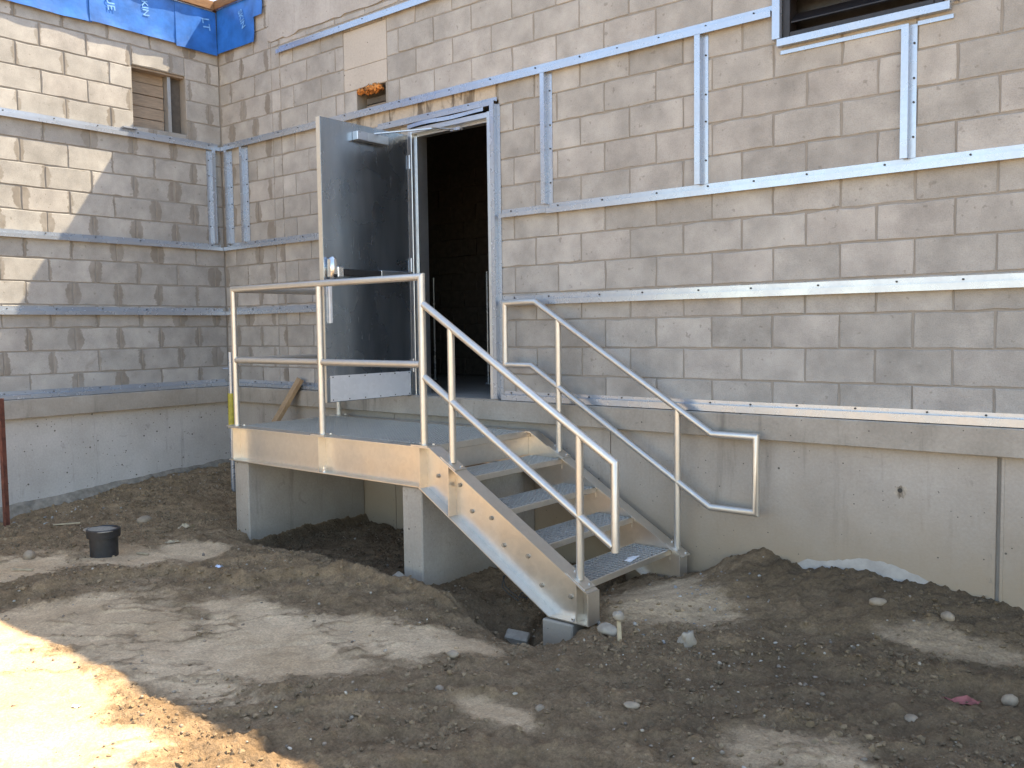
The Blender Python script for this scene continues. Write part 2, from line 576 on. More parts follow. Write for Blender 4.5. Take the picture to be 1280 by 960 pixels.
# ------------------------------------------------------------------ height noise
def vnoise(x, y, seed):
    xi = np.floor(x).astype(np.int64); yi = np.floor(y).astype(np.int64)
    fx = x - xi; fy = y - yi
    fx = fx * fx * (3 - 2 * fx); fy = fy * fy * (3 - 2 * fy)
    def h(a, b):
        n = (a * 374761393 + b * 668265263 + seed * 974711) & 0xFFFFFFFF
        n = ((n ^ (n >> 13)) * 1274126177) & 0xFFFFFFFF
        return ((n ^ (n >> 16)) & 0xFFFF) / 65535.0
    return (h(xi, yi) * (1 - fx) + h(xi + 1, yi) * fx) * (1 - fy) + (h(xi, yi + 1) * (1 - fx) + h(xi + 1, yi + 1) * fx) * fy


def fbm(x, y, sc, seed, octv=4, gain=0.5):
    s = np.zeros_like(x); a = 1.0; t = 0.0
    for o in range(octv):
        s += a * (vnoise(x * sc + 17.3 * o, y * sc - 9.1 * o, seed + o) - 0.5)
        t += a
        a *= gain; sc *= 2.03
    return s / t


# ------------------------------------------------------------------ block walls
def block_mesh(w, h, seed, mat, depth=0.03):
    """one block: uneven worn outline, bevelled front edge; front on local y = 0 facing -y, centred in x and z"""
    R = random.Random(seed)
    j = 0.0022
    pts = []
    nx = 4 if w > 0.2 else 2
    hw, hh = w / 2, h / 2
    def jit():
        v = R.gauss(0, j)
        if R.random() < 0.07:
            v -= R.uniform(0.003, 0.008)
        return min(v, 0.0018)
    for i in range(nx):
        pts.append((-hw + w * i / nx, -hh - jit()))
    pts.append((hw + jit(), -hh - jit()))
    pts.append((hw + jit(), 0))
    pts.append((hw + jit(), hh + jit()))
    for i in range(1, nx):
        pts.append((hw - w * i / nx, hh + jit()))
    pts.append((-hw - jit(), hh + jit()))
    pts.append((-hw - jit(), 0))
    n = len(pts)
    bv = 0.0035
    vs = []
    for x, z in pts:
        sx = max(0.0, 1 - bv / hw); sz = max(0.0, 1 - bv / hh)
        vs.append((x * sx, 0.0, z * sz))
    vs += [(x, bv, z) for x, z in pts]
    vs += [(x, depth, z) for x, z in pts]
    fs = [tuple(range(n))]
    for i in range(n):
        k = (i + 1) % n
        fs.append((i, i + n, k + n, k))
        fs.append((i + n, i + 2 * n, k + 2 * n, k + n))
    me = bpy.data.meshes.new('block')
    me.from_pydata(vs, [], fs)
    me.materials.append(M[mat])
    return me


_cache = {}


def get_block(w, h, mat):
    key = (round(w, 3), round(h, 3), mat)
    lst = _cache.setdefault(key, [])
    lim = 12 if w > 0.3 else 5
    if len(lst) < lim:
        lst.append(block_mesh(w, h, hash(key) % 9999 + len(lst) * 31, mat))
        return lst[-1]
    return random.choice(lst)


def subtract(rects, hole):
    a0, a1, b0, b1 = hole
    out = []
    for (x0, x1, z0, z1) in rects:
        if a1 <= x0 or a0 >= x1 or b1 <= z0 or b0 >= z1:
            out.append((x0, x1, z0, z1))
            continue
        if x0 < a0:
            out.append((x0, a0, z0, z1))
        if x1 > a1:
            out.append((a1, x1, z0, z1))
        xa, xb = max(x0, a0), min(x1, a1)
        if z0 < b0:
            out.append((xa, xb, z0, b0))
        if z1 > b1:
            out.append((xa, xb, b1, z1))
    return out


def courses(row_joints, rows, lo, hi, holes):
    """all block rectangles; row_joints(row) gives the joint positions"""
    res = []
    for r in rows:
        js = [lo] + [q for q in row_joints(r) if lo + 0.03 < q < hi - 0.03] + [hi]
        rc = [(js[i], js[i + 1], r * 0.2, r * 0.2 + 0.2) for i in range(len(js) - 1)]
        for h in holes:
            rc = subtract(rc, h)
        res += [q for q in rc if q[1] - q[0] > 0.035 and q[3] - q[2] > 0.03]
    return res


G = 0.0095  # joint width


def proj_in_frame(p, margin=40):
    d = Vector(p) - m.translation
    zc = d.dot(fw)
    if zc < 0.1:
        return False
    px = 640 + 1102.33 * d.dot(r2) / zc
    py = 480 - 1102.33 * d.dot(u2) / zc
    return -margin < px < 1280 + margin and -margin < py < 960 + margin


# ---- main wall, plane y = 0 facing the camera, corner at x = 0
main = thing('block_wall', 'long grey concrete block wall with the open doorway, bare steel furring on it', 'wall')
X_END = 14.0
TOP = 3.97
DOOR = (2.70, 3.655, 0.0, 2.25)
WIN = (5.85, 6.725, 2.205, 3.2)
LINT = (2.06, 3.64, 2.235, 2.40)
PATCH = (1.91, 2.455, 2.60, 3.11)
HOLE = (2.07, 2.43, 2.40, 2.60)
PARGE = (0.83, 2.62, 3.255, TOP)
LOW = (-0.2, 0.35, 3.80, TOP + 0.5)


def main_joints(r):
    q = []
    ph = 0.196 if r % 2 == 0 else 0.396
    x = ph - 0.4
    while x < X_END:
        if not (0.70 < x < 1.10):
            q.append(x)
        x += 0.4
    q += [0.865, 1.0]
    return sorted(q)


mb = MB()
core = [(0.0, X_END, 0.0, TOP)]
for h in (DOOR, WIN, HOLE, LOW):
    core = subtract(core, h)
for x0, x1, z0, z1 in core:
    mb.box(x0 - (0.2 if x0 == 0 else 0), x1, 0.006, 0.2, z0, z1)
mb.build('mortar', 'mortar', main)
outside = []
nb = 0
for (x0, x1, z0, z1) in courses(main_joints, range(20), 0.004, X_END, [DOOR, WIN, LINT, PATCH, HOLE, PARGE, LOW]):
    z1 = min(z1, TOP)
    cx, cz = (x0 + x1) / 2, (z0 + z1) / 2
    vis = any(proj_in_frame((a, 0, b), 10) for a in (x0, x1) for b in (z0, z1)) and nb < 298
    if vis and z1 - z0 > 0.03:
        mat = 'block_main' if x1 < 1.05 else 'block'
        me = get_block(x1 - x0 - G, z1 - z0 - G, mat)
        o = share(me, 'block', main, (cx, random.gauss(0, 0.0012), cz))
        o.rotation_euler = (random.gauss(0, 0.002), random.gauss(0, 0.0018), random.gauss(0, 0.002))
        nb += 1
    elif z1 - z0 > 0.03:
        outside.append((x0, x1, z0, z1))
mb = MB()
for x0, x1, z0, z1 in outside:
    mb.box(x0 + G / 2, x1 - G / 2, 0.0, 0.03, z0 + G / 2, z1 - G / 2)
tag(mb.build('block_courses', 'block', main), kind='stuff')

# cement repairs, lintel, hole with foam
bm_l = MB().box(LINT[0] + 0.004, LINT[1] - 0.003, -0.003, 0.17, LINT[2] + 0.016, LINT[3] - 0.004)
bm_l.build('lintel', 'lintel', main, bevel=0.004, label='stained concrete lintel over the doorway')
MB().box(PATCH[0] + 0.003, PATCH[1] - 0.003, 0.0, 0.05, PATCH[2] + 0.19, PATCH[3] - 0.003).build('cement_patch', 'patch', main, bevel=0.003)
MB().box(PATCH[0] + 0.003, PATCH[1] - 0.003, -0.0015, 0.05, PATCH[2] + 0.004, PATCH[2] + 0.186).build('cement_patch', 'patch', main, bevel=0.003)
prg = MB()
R = random.Random(3)
edge = [(PARGE[0], TOP - 0.002)]
zz = PARGE[2]
edge += [(PARGE[0] + 0.0, zz + 0.02)]
x = PARGE[0] + 0.06
while x < PARGE[1]:
    edge.append((x, zz + R.uniform(-0.012, 0.02)))
    x += R.uniform(0.05, 0.12)
zz2 = zz + 0.03
while zz2 < TOP - 0.05:
    edge.append((PARGE[1] + R.uniform(-0.03, 0.02), zz2))
    zz2 += R.uniform(0.06, 0.14)
edge.append((PARGE[1], TOP - 0.002))
prg.prism(edge, -0.006, 0.03)
prg.build('parge_coat', 'parge', main, label='rough grey cement coat high on the wall')
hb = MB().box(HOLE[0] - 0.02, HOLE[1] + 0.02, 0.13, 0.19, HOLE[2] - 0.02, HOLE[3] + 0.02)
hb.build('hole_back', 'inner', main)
MB().box(HOLE[0] + 0.045, HOLE[1] - 0.004, 0.07, 0.125, 2.475, 2.528).build('brick_scrap', 'inner', main, bevel=0.004)
MB().box(HOLE[0] + 0.045, HOLE[1] - 0.004, 0.068, 0.125, 2.404, 2.468).build('brick_scrap', 'board', main, bevel=0.004)

# foundation, ledge
led = MB()
led.box(-0.15, X_END, -0.055, 0.2, -0.155, -0.002)
led.build('ledge', 'ledge', main, bevel=0.006)
cuts = [-0.1, 2.45, 4.63, 7.03, 9.45, 11.9, X_END]
for i in range(len(cuts) - 1):
    MB().box(cuts[i] + (0.009 if i == 3 else 0.003), cuts[i + 1] - (0.010 if i == 2 else 0.003), 0.0, 0.12, -2.2, -0.157).build('foundation_panel', 'found', main, bevel=0.003)
MB().box(-0.1, X_END, 0.016, 0.118, -2.19, -0.158).build('foundation_core', 'mortar', main)
MB().box(7.040, 7.056, -0.006, 0.03, -2.2, -0.158).build('form_seam', 'found', main, bevel=0.003)
th = MB()
th.tube([(6.541, 0.01, -0.387), (6.541, -0.002, -0.387)], 0.013, 12)
th.build('tie_hole', 'screw', main)
th = MB()
ring = []
R = random.Random(5)
ring = [(6.541 + math.cos(a) * 0.03 * R.uniform(.7, 1.4), -0.387 - 0.006 + math.sin(a) * 0.034 * R.uniform(.7, 1.4)) for a in [i * math.pi / 9 for i in range(18)]]
th.prism(ring, -0.0012, 0.01)
th.build('tie_hole_stain', 'lintel', main)
# pale lime smear low on the foundation, a thin skin
lime = []
_R = random.Random(12)
for q in range(41):
    xx = 5.86 + 0.92 * q / 40
    base = np.interp(xx, [5.86, 6.02, 6.2, 6.34, 6.46, 6.58, 6.68, 6.78], [-0.92, -0.865, -0.822, -0.806, -0.812, -0.832, -0.872, -0.925])
    lime.append((xx, float(base) + _R.uniform(-.004, .004) + 0.05 * float(fbm(np.array([xx]), np.array([1.7]), 9.0, 8, 3)[0])))
lime += [(6.9, -1.2), (5.8, -1.2)]
MB().prism(lime, -0.002, 0.01).build('lime_smear', 'lime', main)

# roof of the main building and low return
MB().box(0.35, X_END, 0.2, 9.0, TOP - 0.2, TOP).build('roof', 'roof', main)
MB().box(X_END - 0.2, X_END, 0.2, 9.0, -1.2, TOP - 0.2).build('end_wall', 'inner', main)
MB().box(-0.2, X_END, 9.0, 9.2, -1.2, TOP).build('rear_wall', 'inner', main)

# ---- left wall, plane x = 0 facing +x
left = thing('block_wall', 'mortar-smeared block wall at left, partly in sunlight, with small boarded window', 'wall')
Y_END = 9.0
LTOP = 3.80
LWIN = (0.375, 0.91, 2.468, 3.025)


def left_joints(r):
    ph = 0.3235 if r % 2 == 0 else 0.1235
    q = []
    a = ph
    while a < Y_END:
        q.append(a)
        a += 0.4
    return q


mb = MB()
for a0, a1, z0, z1 in subtract([(-0.2, Y_END, 0.0, LTOP)], LWIN):
    mb.box(-0.2, -0.006, -a1, -a0, z0, z1)
mb.build('mortar', 'mortar', left)
outside = []
nb = 0
for (a0, a1, z0, z1) in courses(left_joints, range(19), 0.004, Y_END, [LWIN]):
    vis = any(proj_in_frame((0, -a, b), 10) for a in (a0, a1) for b in (z0, z1))
    if vis:
        me = get_block(a1 - a0 - G, z1 - z0 - G, 'block_left')
        o = share(me, 'block', left, (random.gauss(0, 0.0012), -(a0 + a1) / 2, (z0 + z1) / 2), math.pi / 2)
        o.rotation_euler = (random.gauss(0, 0.002), random.gauss(0, 0.0018), math.pi / 2 + random.gauss(0, 0.002))
        nb += 1
    else:
        outside.append((a0, a1, z0, z1))
mb = MB()
for a0, a1, z0, z1 in outside:
    mb.box(-0.03, 0.0, -a1 + G / 2, -a0 - G / 2, z0 + G / 2, min(z1, LTOP) - G / 2)
tag(mb.build('block_courses', 'block_left', left), kind='stuff')
MB().box(-0.2, 0.055, -Y_END, -0.056, -0.165, -0.002).build('ledge', 'ledge', left, bevel=0.006)
MB().box(-0.2, 0.0, -Y_END, -0.002, -2.2, -0.167).build('foundation_panel', 'found_left', left)
# crumbling footing edge at the foot of the wall
R = random.Random(9)
ft = MB()
y = -Y_END
prev = None
vs, fs = [], []
ys = np.linspace(-3.2, -0.02, 170)
for i, yy in enumerate(ys):
    zt = -0.915 + (yy + 2.2) / 2.2 * 0.16 + 0.05 * float(fbm(np.array([yy]), np.array([0.3]), 5.0, 3, 4, 0.6)[0])
    dx = 0.022 + 0.03 * float(fbm(np.array([yy]), np.array([7.3]), 6.0, 5, 4, 0.6)[0])
    vs += [(-0.01, yy, zt + 0.03), (dx, yy, zt - 0.01), (dx + 0.05 + 0.04 * float(fbm(np.array([yy]), np.array([3.3]), 7.0, 9, 4, 0.6)[0]), yy, zt - 0.10), (dx + 0.06, yy, zt - 0.6)]
for i in range(len(ys) - 1):
    for j in range(3):
        a = i * 4 + j
        fs.append((a, a + 4, a + 5, a + 1))
ft.add(vs, fs)
ft.build('footing_edge', 'footing', left, label='rough crumbling footing edge')
# roof, closing walls
MB().box(-7.0, -0.2, -Y_END, 0.35, LTOP - 0.1, LTOP - 0.004).build('roof', 'roof', left)
MB().box(-0.2, 0.35, 0.2, 0.45, -1.0, LTOP).build('return_wall', 'inner', left)
MB().box(0.33, 0.349, 0.2, 9.0, LTOP, TOP - 0.2).build('step_wall', 'inner', left)
MB().box(-0.2, 0.33, 0.45, 9.0, LTOP - 0.1, LTOP).build('roof', 'roof', left)
MB().box(-0.22, -0.2, 0.45, 9.0, -1.0, LTOP - 0.1).build('side_wall', 'inner', left)

# ------------------------------------------------------------------ interior seen through the doorway
room = thing('room_interior', 'dark bare-block room seen through the open doorway', 'room', (2.0, 1.5, 0))
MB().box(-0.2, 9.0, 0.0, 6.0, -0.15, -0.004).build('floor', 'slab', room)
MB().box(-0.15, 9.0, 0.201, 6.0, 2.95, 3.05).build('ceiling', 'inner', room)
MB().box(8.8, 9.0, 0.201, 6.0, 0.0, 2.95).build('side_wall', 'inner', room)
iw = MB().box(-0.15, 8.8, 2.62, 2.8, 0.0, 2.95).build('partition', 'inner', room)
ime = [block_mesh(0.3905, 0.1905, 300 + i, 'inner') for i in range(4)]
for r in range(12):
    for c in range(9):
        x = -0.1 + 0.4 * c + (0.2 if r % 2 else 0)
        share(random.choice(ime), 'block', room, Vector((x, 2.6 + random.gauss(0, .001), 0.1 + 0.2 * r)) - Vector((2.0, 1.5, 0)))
for px, py in ((1.23, 1.75), (2.30, 1.40)):
    pp = thing('conduit', 'thin steel conduit standing inside the doorway, ' + ('nearer the door leaf' if px < 2 else 'nearer the right jamb'), 'pipe', (px, py, 0), 'conduits inside the doorway')
    MB().tube([(px, py, 0.0), (px, py, 1.10)], 0.011, 10).build('tube', 'galv', pp, smooth=True)
    MB().lathe([(0.03, 0.0), (0.03, 0.012), (0.014, 0.02)], (px, py, 0.0), 12).build('floor_flange', 'galv', pp)

# ------------------------------------------------------------------ door frame and door
fr = thing('door_frame', 'galvanised steel door frame around the dark doorway', 'door frame', (3.2, 0, 0))
for side, xa, xb in (('r', 3.56, 3.652), ('l', 2.703, 2.765)):
    j = MB()
    if side == 'r':
        j.box(3.56, 3.602, -0.028, 0.16, 0.0, 2.17)
    else:
        j.box(2.703, 2.745, -0.02, 0.16, 0.0, 2.17)
    jo = j.build('jamb', 'frame', fr, bevel=0.003)
    st = MB()
    if side == 'r':
        st.box(3.545, 3.559, 0.03, 0.10, 0.0, 2.12)
    else:
        st.box(2.746, 2.760, 0.03, 0.10, 0.0, 2.12)
    st.build('stop', 'frame', jo)
hd = MB().box(2.747, 3.558, -0.022, 0.16, 2.125, 2.168).build('head', 'frame', fr, bevel=0.003)
MB().box(2.762, 3.543, 0.03, 0.10, 2.108, 2.1245).build('stop', 'frame', hd)
MB().box(2.70, 3.655, -0.05, 0.2, -0.0015, 0.006).build('threshold', 'slab', fr)
for z in (0.25, 1.07, 1.90):
    MB().tube([(2.735, -0.034, z - 0.055), (2.735, -0.034, z + 0.055)], 0.009, 10).build('hinge', 'galv', fr, smooth=True)
tr = thing('jamb_trim', 'tall blue-grey steel angle along the right door jamb', 'trim', (3.63, 0, 0))
MB().box(3.604, 3.640, -0.045, -0.0425, 0.01, 2.215).build('outer_flange', 'galv', tr)
MB().box(3.604, 3.6065, -0.0424, 0.0, 0.01, 2.215).build('web', 'galv', tr)
MB().box(3.640, 3.6425, -0.045, 0.0, 0.01, 2.215).build('web', 'galv', tr)
MB().box(3.6427, 3.675, -0.006, -0.0035, 0.01, 2.215).build('wall_flange', 'galv', tr)

door = thing('door', 'steel door swung fully open, with exit bar, closer and pale kick plate', 'door', (2.70, -0.04, 0.005))
X1 = 2.722
lf = MB().box(2.680, X1, -0.925, -0.040, 0.005, 2.115).build('leaf', 'door', door, bevel=0.002)
MB().box(2.6795, 2.7225, -0.9285, -0.9255, 0.006, 2.114).build('edge_channel', 'dooredge', door)
kp = MB().box(X1 + 0.0005, X1 + 0.003, -0.890, -0.060, 0.010, 0.205).build('kick_plate', 'kick', door)
sc = MB()
for i in range(6):
    for z in (0.022, 0.193):
        sc.box(X1 + 0.003, X1 + 0.006, -0.872 + i * 0.158, -0.864 + i * 0.158, z - 0.004, z + 0.004)
tag(sc.build('screw_row', 'screw', kp), kind='stuff')
bar = MB().box(X1 + 0.040, X1 + 0.062, -0.80, -0.14, 0.955, 1.005).build('exit_bar', 'black', door, bevel=0.006)
MB().box(X1 + 0.001, X1 + 0.064, -0.41, -0.10, 0.952, 1.008).build('bar_housing', 'frame', bar, bevel=0.004)
MB().box(X1 + 0.001, X1 + 0.07, -0.845, -0.79, 0.94, 1.02).build('bar_bracket', 'chrome', bar, bevel=0.006)
hs = MB().box(X1 + 0.001, X1 + 0.075, -0.905, -0.845, 0.925, 1.09).build('latch_case', 'chrome', door, bevel=0.018, smooth=True)
MB().box(X1 + 0.0755, X1 + 0.080, -0.895, -0.865, 0.935, 0.96).build('latch_button', 'black', hs)
MB().box(X1 + 0.002, X1 + 0.022, -0.89, -0.87, 0.60, 0.924).build('latch_rod', 'kick', hs)
cl = MB().box(X1 + 0.001, X1 + 0.060, -0.62, -0.30, 1.985, 2.052).build('closer_body', 'frame', door, bevel=0.004)
MB().box(X1 + 0.0605, X1 + 0.062, -0.615, -0.52, 1.99, 2.047).build('closer_cover', 'galv', cl)
arm = MB()
arm.bar((X1 + 0.03, -0.42, 2.062), (3.16, -0.20, 2.075), 0.022, 0.008)
arm.bar((3.16, -0.20, 2.084), (3.22, 0.02, 2.094), 0.022, 0.008)
arm.build('closer_arm', 'galv', door)
MB().box(3.17, 3.27, -0.01, 0.025, 2.085, 2.107).build('arm_shoe', 'galv', door)
for i, (ya, yb) in enumerate(((-0.50, -0.499), (-0.455, -0.4535))):
    pass
# torn flashing under the lintel
fl = thing('bent_flashing', 'bent strip of steel flashing hanging under the door header', 'flashing', (3.2, -0.03, 2.2))
f = MB()
xs = np.linspace(2.72, 3.54, 18)
for i in range(len(xs) - 1):
    za = 2.172 + 0.004 * math.sin(i * 0.5) + (0.0 if i > 6 else -0.004 * (6 - i) * 0.3); zb = 2.172 + 0.004 * math.sin((i + 1) * 0.5) + (0.0 if i > 5 else -0.004 * (5 - i) * 0.3)
    ya = -0.040 - 0.006 * math.sin(i * 0.4); yb = -0.040 - 0.006 * math.sin((i + 1) * 0.4)
    f.add([(xs[i], ya, za), (xs[i + 1], yb, zb), (xs[i + 1], yb + 0.003, zb + 0.030), (xs[i], ya + 0.003, za + 0.030),
           (xs[i], ya + .002, za), (xs[i + 1], yb + .002, zb), (xs[i + 1], yb + 0.005, zb + 0.030), (xs[i], ya + 0.005, za + 0.030)],
          [(0, 1, 2, 3), (7, 6, 5, 4), (0, 4, 5, 1), (3, 2, 6, 7)])
f.build('strip', 'galv', fl)

# ------------------------------------------------------------------ zee furring
ZD, ZT = 0.040, 0.0016


def screws_main(pts, y):
    s = MB()
    for x, z in pts:
        s.tube([(x, y, z), (x, y - 0.006, z)], 0.0058, 8)
    return s


def girt_main(x0, x1, zb, zt, label, group, step=0.40, mat='galv', jog=0.0):
    zm = (zb + zt) / 2 + jog
    t = thing('furring_strip', label, 'furring', ((x0 + x1) / 2, 0, zb), group)
    MB().box(x0, x1, -ZT - 0.0025, -0.0025, zm, zt).build('wall_flange', mat, t)
    MB().box(x0, x1, -ZD, -0.0027 - ZT, zm - ZT, zm - 0.0001).build('web', mat, t)
    MB().box(x0, x1, -ZD - ZT, -ZD - 0.0001, zb, zm).build('outer_flange', mat, t)
    pts = []
    x = x0 + 0.06 + random.random() * 0.1
    while x < x1 - 0.02:
        pts.append((x, zm + (zt - zm) * 0.5 + random.uniform(-.004, .004)))
        x += step * random.uniform(0.75, 1.1)
    tag(screws_main(pts, -ZT - 0.0025).build('screw_row', 'screw', t), kind='stuff')
    return t


def girt_left(y0, y1, zb, zt, label, group):
    zm = (zb + zt) / 2
    t = thing('furring_strip', label, 'furring', (0, (y0 + y1) / 2, zb), group)
    MB().box(0.0025, 0.0025 + ZT, y0, y1, zm, zt).build('wall_flange', 'galv', t)
    MB().box(0.0027 + ZT, ZD, y0, y1, zm - ZT, zm - 0.0001).build('web', 'galv', t)
    MB().box(ZD + 0.0001, ZD + ZT, y0, y1, zb, zm).build('outer_flange', 'galv', t)
    s = MB()
    y = y1 - 0.1
    while y > max(y0, -2.6):
        zc = zm + (zt - zm) * 0.5 + random.uniform(-.004, .004)
        s.tube([(0.0025 + ZT, y, zc), (0.0085 + ZT, y, zc)], 0.0058, 8)
        y -= 0.40 * random.uniform(0.75, 1.1)
    tag(s.build('screw_row', 'screw', t), kind='stuff')
    return t


def stud_main(xa, xm, xb, z0, z1, label, group):
    t = thing('furring_strip', label, 'furring', ((xa + xb) / 2, 0, z0), group)
    MB().box(xa, xm, -ZD - ZT, -ZD, z0, z1).build('outer_flange', 'galv', t)
    MB().box(xm - ZT, xm, -ZD + 0.0001, -0.0042, z0, z1).build('web', 'galv', t)
    MB().box(xm, xb, -0.0041, -0.0025, z0, z1).build('wall_flange', 'galv', t)
    pts = [(xm + (xb - xm) * 0.6, z0 + (z1 - z0) * f) for f in (0.16, 0.42, 0.60, 0.86)]
    tag(screws_main(pts, -0.0041).build('screw_row', 'screw', t), kind='stuff')
    return t


gm, gl = 'furring strips on the main wall', 'furring strips on the left wall'
girt_main(0.045, 2.66, 2.352, 2.425, 'highest full strip from the inner corner to above the open door leaf', gm)
girt_main(2.662, 5.79, 2.350, 2.424, 'highest full strip running from over the doorway to the dark window', gm)
girt_main(0.045, 2.66, 1.362, 1.432, 'strip at mid height between the inner corner and the door leaf', gm)
girt_main(3.68, 4.118, 1.366, 1.428, 'short strip at mid height just right of the doorway', gm)
girt_main(4.12, X_END, 1.360, 1.432, 'long strip at mid height right of the doorway, under the uprights', gm)
girt_main(0.045, 2.66, 0.716, 0.786, 'strip at door-handle height left of the door, behind the landing rail', gm)
girt_main(3.68, 4.05, 0.718, 0.784, 'short strip beside the doorway behind the stair handrail', gm)
girt_main(4.052, X_END, 0.714, 0.788, 'long strip at handrail height to the right of the stair', gm)
girt_main(0.045, 2.66, 0.004, 0.068, 'strip on the ledge between the inner corner and the door', gm)
girt_main(3.68, X_END, 0.003, 0.070, 'long cream strip along the ledge right of the doorway', gm, 0.36, jog=0.008)
girt_main(1.00, 4.6, 3.115, 3.185, 'uppermost blue strip above the doorway, across the cement coat', gm)
girt_main(2.33, 3.645, 2.205, 2.268, 'short header strip directly above the doorway', gm, 0.5)
gu = 'upright furring strips on the main wall'
stud_main(4.078, 4.114, 4.158, 1.43, 2.352, 'upright strip nearest the doorway, between two long strips', gu)
stud_main(5.295, 5.333, 5.373, 1.43, 2.352, 'upright strip between the doorway and the dark window', gu)
stud_main(6.525, 6.563, 6.597, 1.43, 2.138, 'upright strip under the dark window', gu)
stud_main(0.10, 0.135, 0.185, 1.43, 2.355, 'upright strip on the main wall tight to the inner corner', gu)
stud_main(0.365, 0.40, 0.455, 1.43, 2.355, 'second upright strip from the inner corner on the main wall', gu)
girt_left(-Y_END, -0.045, 2.352, 2.425, 'topmost strip on the left wall, under the boarded window', gl)
girt_left(-Y_END, -0.045, 1.362, 1.428, 'second strip from the top on the left wall, half in sun', gl)
girt_left(-Y_END, -0.045, 0.714, 0.786, 'third strip from the top on the left wall', gl)
girt_left(-Y_END, -0.045, 0.002, 0.070, 'lowest strip on the left wall, resting on the ledge', gl)
t = thing('furring_strip', 'upright strip on the left wall beside the inner corner', 'furring', (0, -0.13, 1.43), gl)
MB().box(0.0025, 0.0041, -0.178, -0.134, 1.43, 2.352).build('wall_flange', 'galv', t)
MB().box(0.0043, ZD, -0.1338, -0.1322, 1.43, 2.352).build('web', 'galv', t)
MB().box(ZD + 0.0001, ZD + ZT, -0.134, -0.098, 1.43, 2.352).build('outer_flange', 'galv', t)
s = MB()
for z in (1.6, 1.85, 2.1, 2.25):
    s.tube([(0.004, -0.155, z), (0.010, -0.155, z)], 0.0058, 8)
tag(s.build('screw_row', 'screw', t), kind='stuff')

# ------------------------------------------------------------------ dark window top right, with its trims
w = thing('window', 'dark framed window high on the wall at upper right', 'window', (6.29, 0, 2.2))
MB().box(5.852, 5.895, -0.012, 0.10, 2.207, 3.19).build('frame_side', 'darkframe', w, bevel=0.003)
MB().box(6.68, 6.723, -0.012, 0.10, 2.207, 3.19).build('frame_side', 'darkframe', w, bevel=0.003)
MB().box(5.896, 6.679, -0.012, 0.10, 2.207, 2.247).build('frame_bottom', 'darkframe', w, bevel=0.003)
MB().box(5.896, 6.679, -0.012, 0.10, 3.15, 3.19).build('frame_top', 'darkframe', w, bevel=0.003)
for i in range(6):
    z = 2.30 + 0.14 * i
    lv = MB()
    lv.add([(5.897, 0.0, z), (6.678, 0.0, z), (6.678, 0.09, z + 0.07), (5.897, 0.09, z + 0.07),
            (5.897, 0.0, z + .006), (6.678, 0.0, z + .006), (6.678, 0.09, z + 0.076), (5.897, 0.09, z + 0.076)],
           [(0, 1, 2, 3), (7, 6, 5, 4), (0, 4, 5, 1), (3, 2, 6, 7)])
    lv.build('louvre_blade', 'darkframe', w)
MB().box(5.85, 6.725, 0.15, 0.17, 2.2, 3.2).build('backing', 'black', w)
wt = 'steel trims round the dark window'
def trim(x0, x1, y0, y1, z0, z1, label):
    o = MB().box(x0, x1, y0, y1, z0, z1).build('window_trim', 'galv', None, origin=((x0 + x1) / 2, 0, z0))
    return tag(o, label, 'trim', wt)
trim(5.802, 5.848, -0.046, -0.003, 2.213, 3.2, 'steel trim up the left side of the dark window')
trim(6.727, 6.762, -0.046, -0.003, 2.236, 3.2, 'steel trim up the right side of the dark window')
trim(5.835, 6.765, -0.054, -0.014, 2.165, 2.206, 'broad steel sill trim directly under the dark window')
trim(5.842, 6.523, -0.012, -0.003, 2.126, 2.148, 'narrow lower steel strip under the dark window, left of the upright')
trim(6.600, 6.775, -0.012, -0.003, 2.126, 2.148, 'short lower steel strip under the dark window, right of the upright')
trim(6.775, 6.800, -0.030, -0.003, 2.21, 3.2, 'second narrow steel trim outside the right window trim')

# ------------------------------------------------------------------ boarded window on the left wall
bw = thing('boarded_window', 'small square window boarded with horizontal planks on the left wall', 'window', (-0.1, -0.64, 2.47))
for i in range(5):
    z0 = 2.470 + i * 0.111
    MB().box(-0.145 - random.uniform(0, .008), -0.120 - random.uniform(0, .01), -0.905, -0.535, z0 + 0.002, z0 + 0.108).build('plank', 'board', bw, bevel=0.002)
MB().box(-0.15, -0.055, -0.532, -0.498, 2.470, 3.02).build('frame_post', 'frame', bw)
MB().box(-0.16, -0.10, -0.497, -0.380, 2.470, 3.02).build('infill_panel', 'inner', bw)
MB().box(-0.20, -0.165, -0.91, -0.375, 2.468, 3.025).build('backing', 'black', bw)
MB().box(-0.155, -0.02, -0.905, -0.378, 3.004, 3.023).build('head_plank', 'board', bw)
o = MB().box(0.003, 0.05, -1.03, -0.90, 2.426, 2.44).build('steel_offcut', 'galv', None, origin=(0.03, -0.95, 2.426))
tag(o, 'short bright steel offcut lying on the strip under the boarded window', 'offcut')

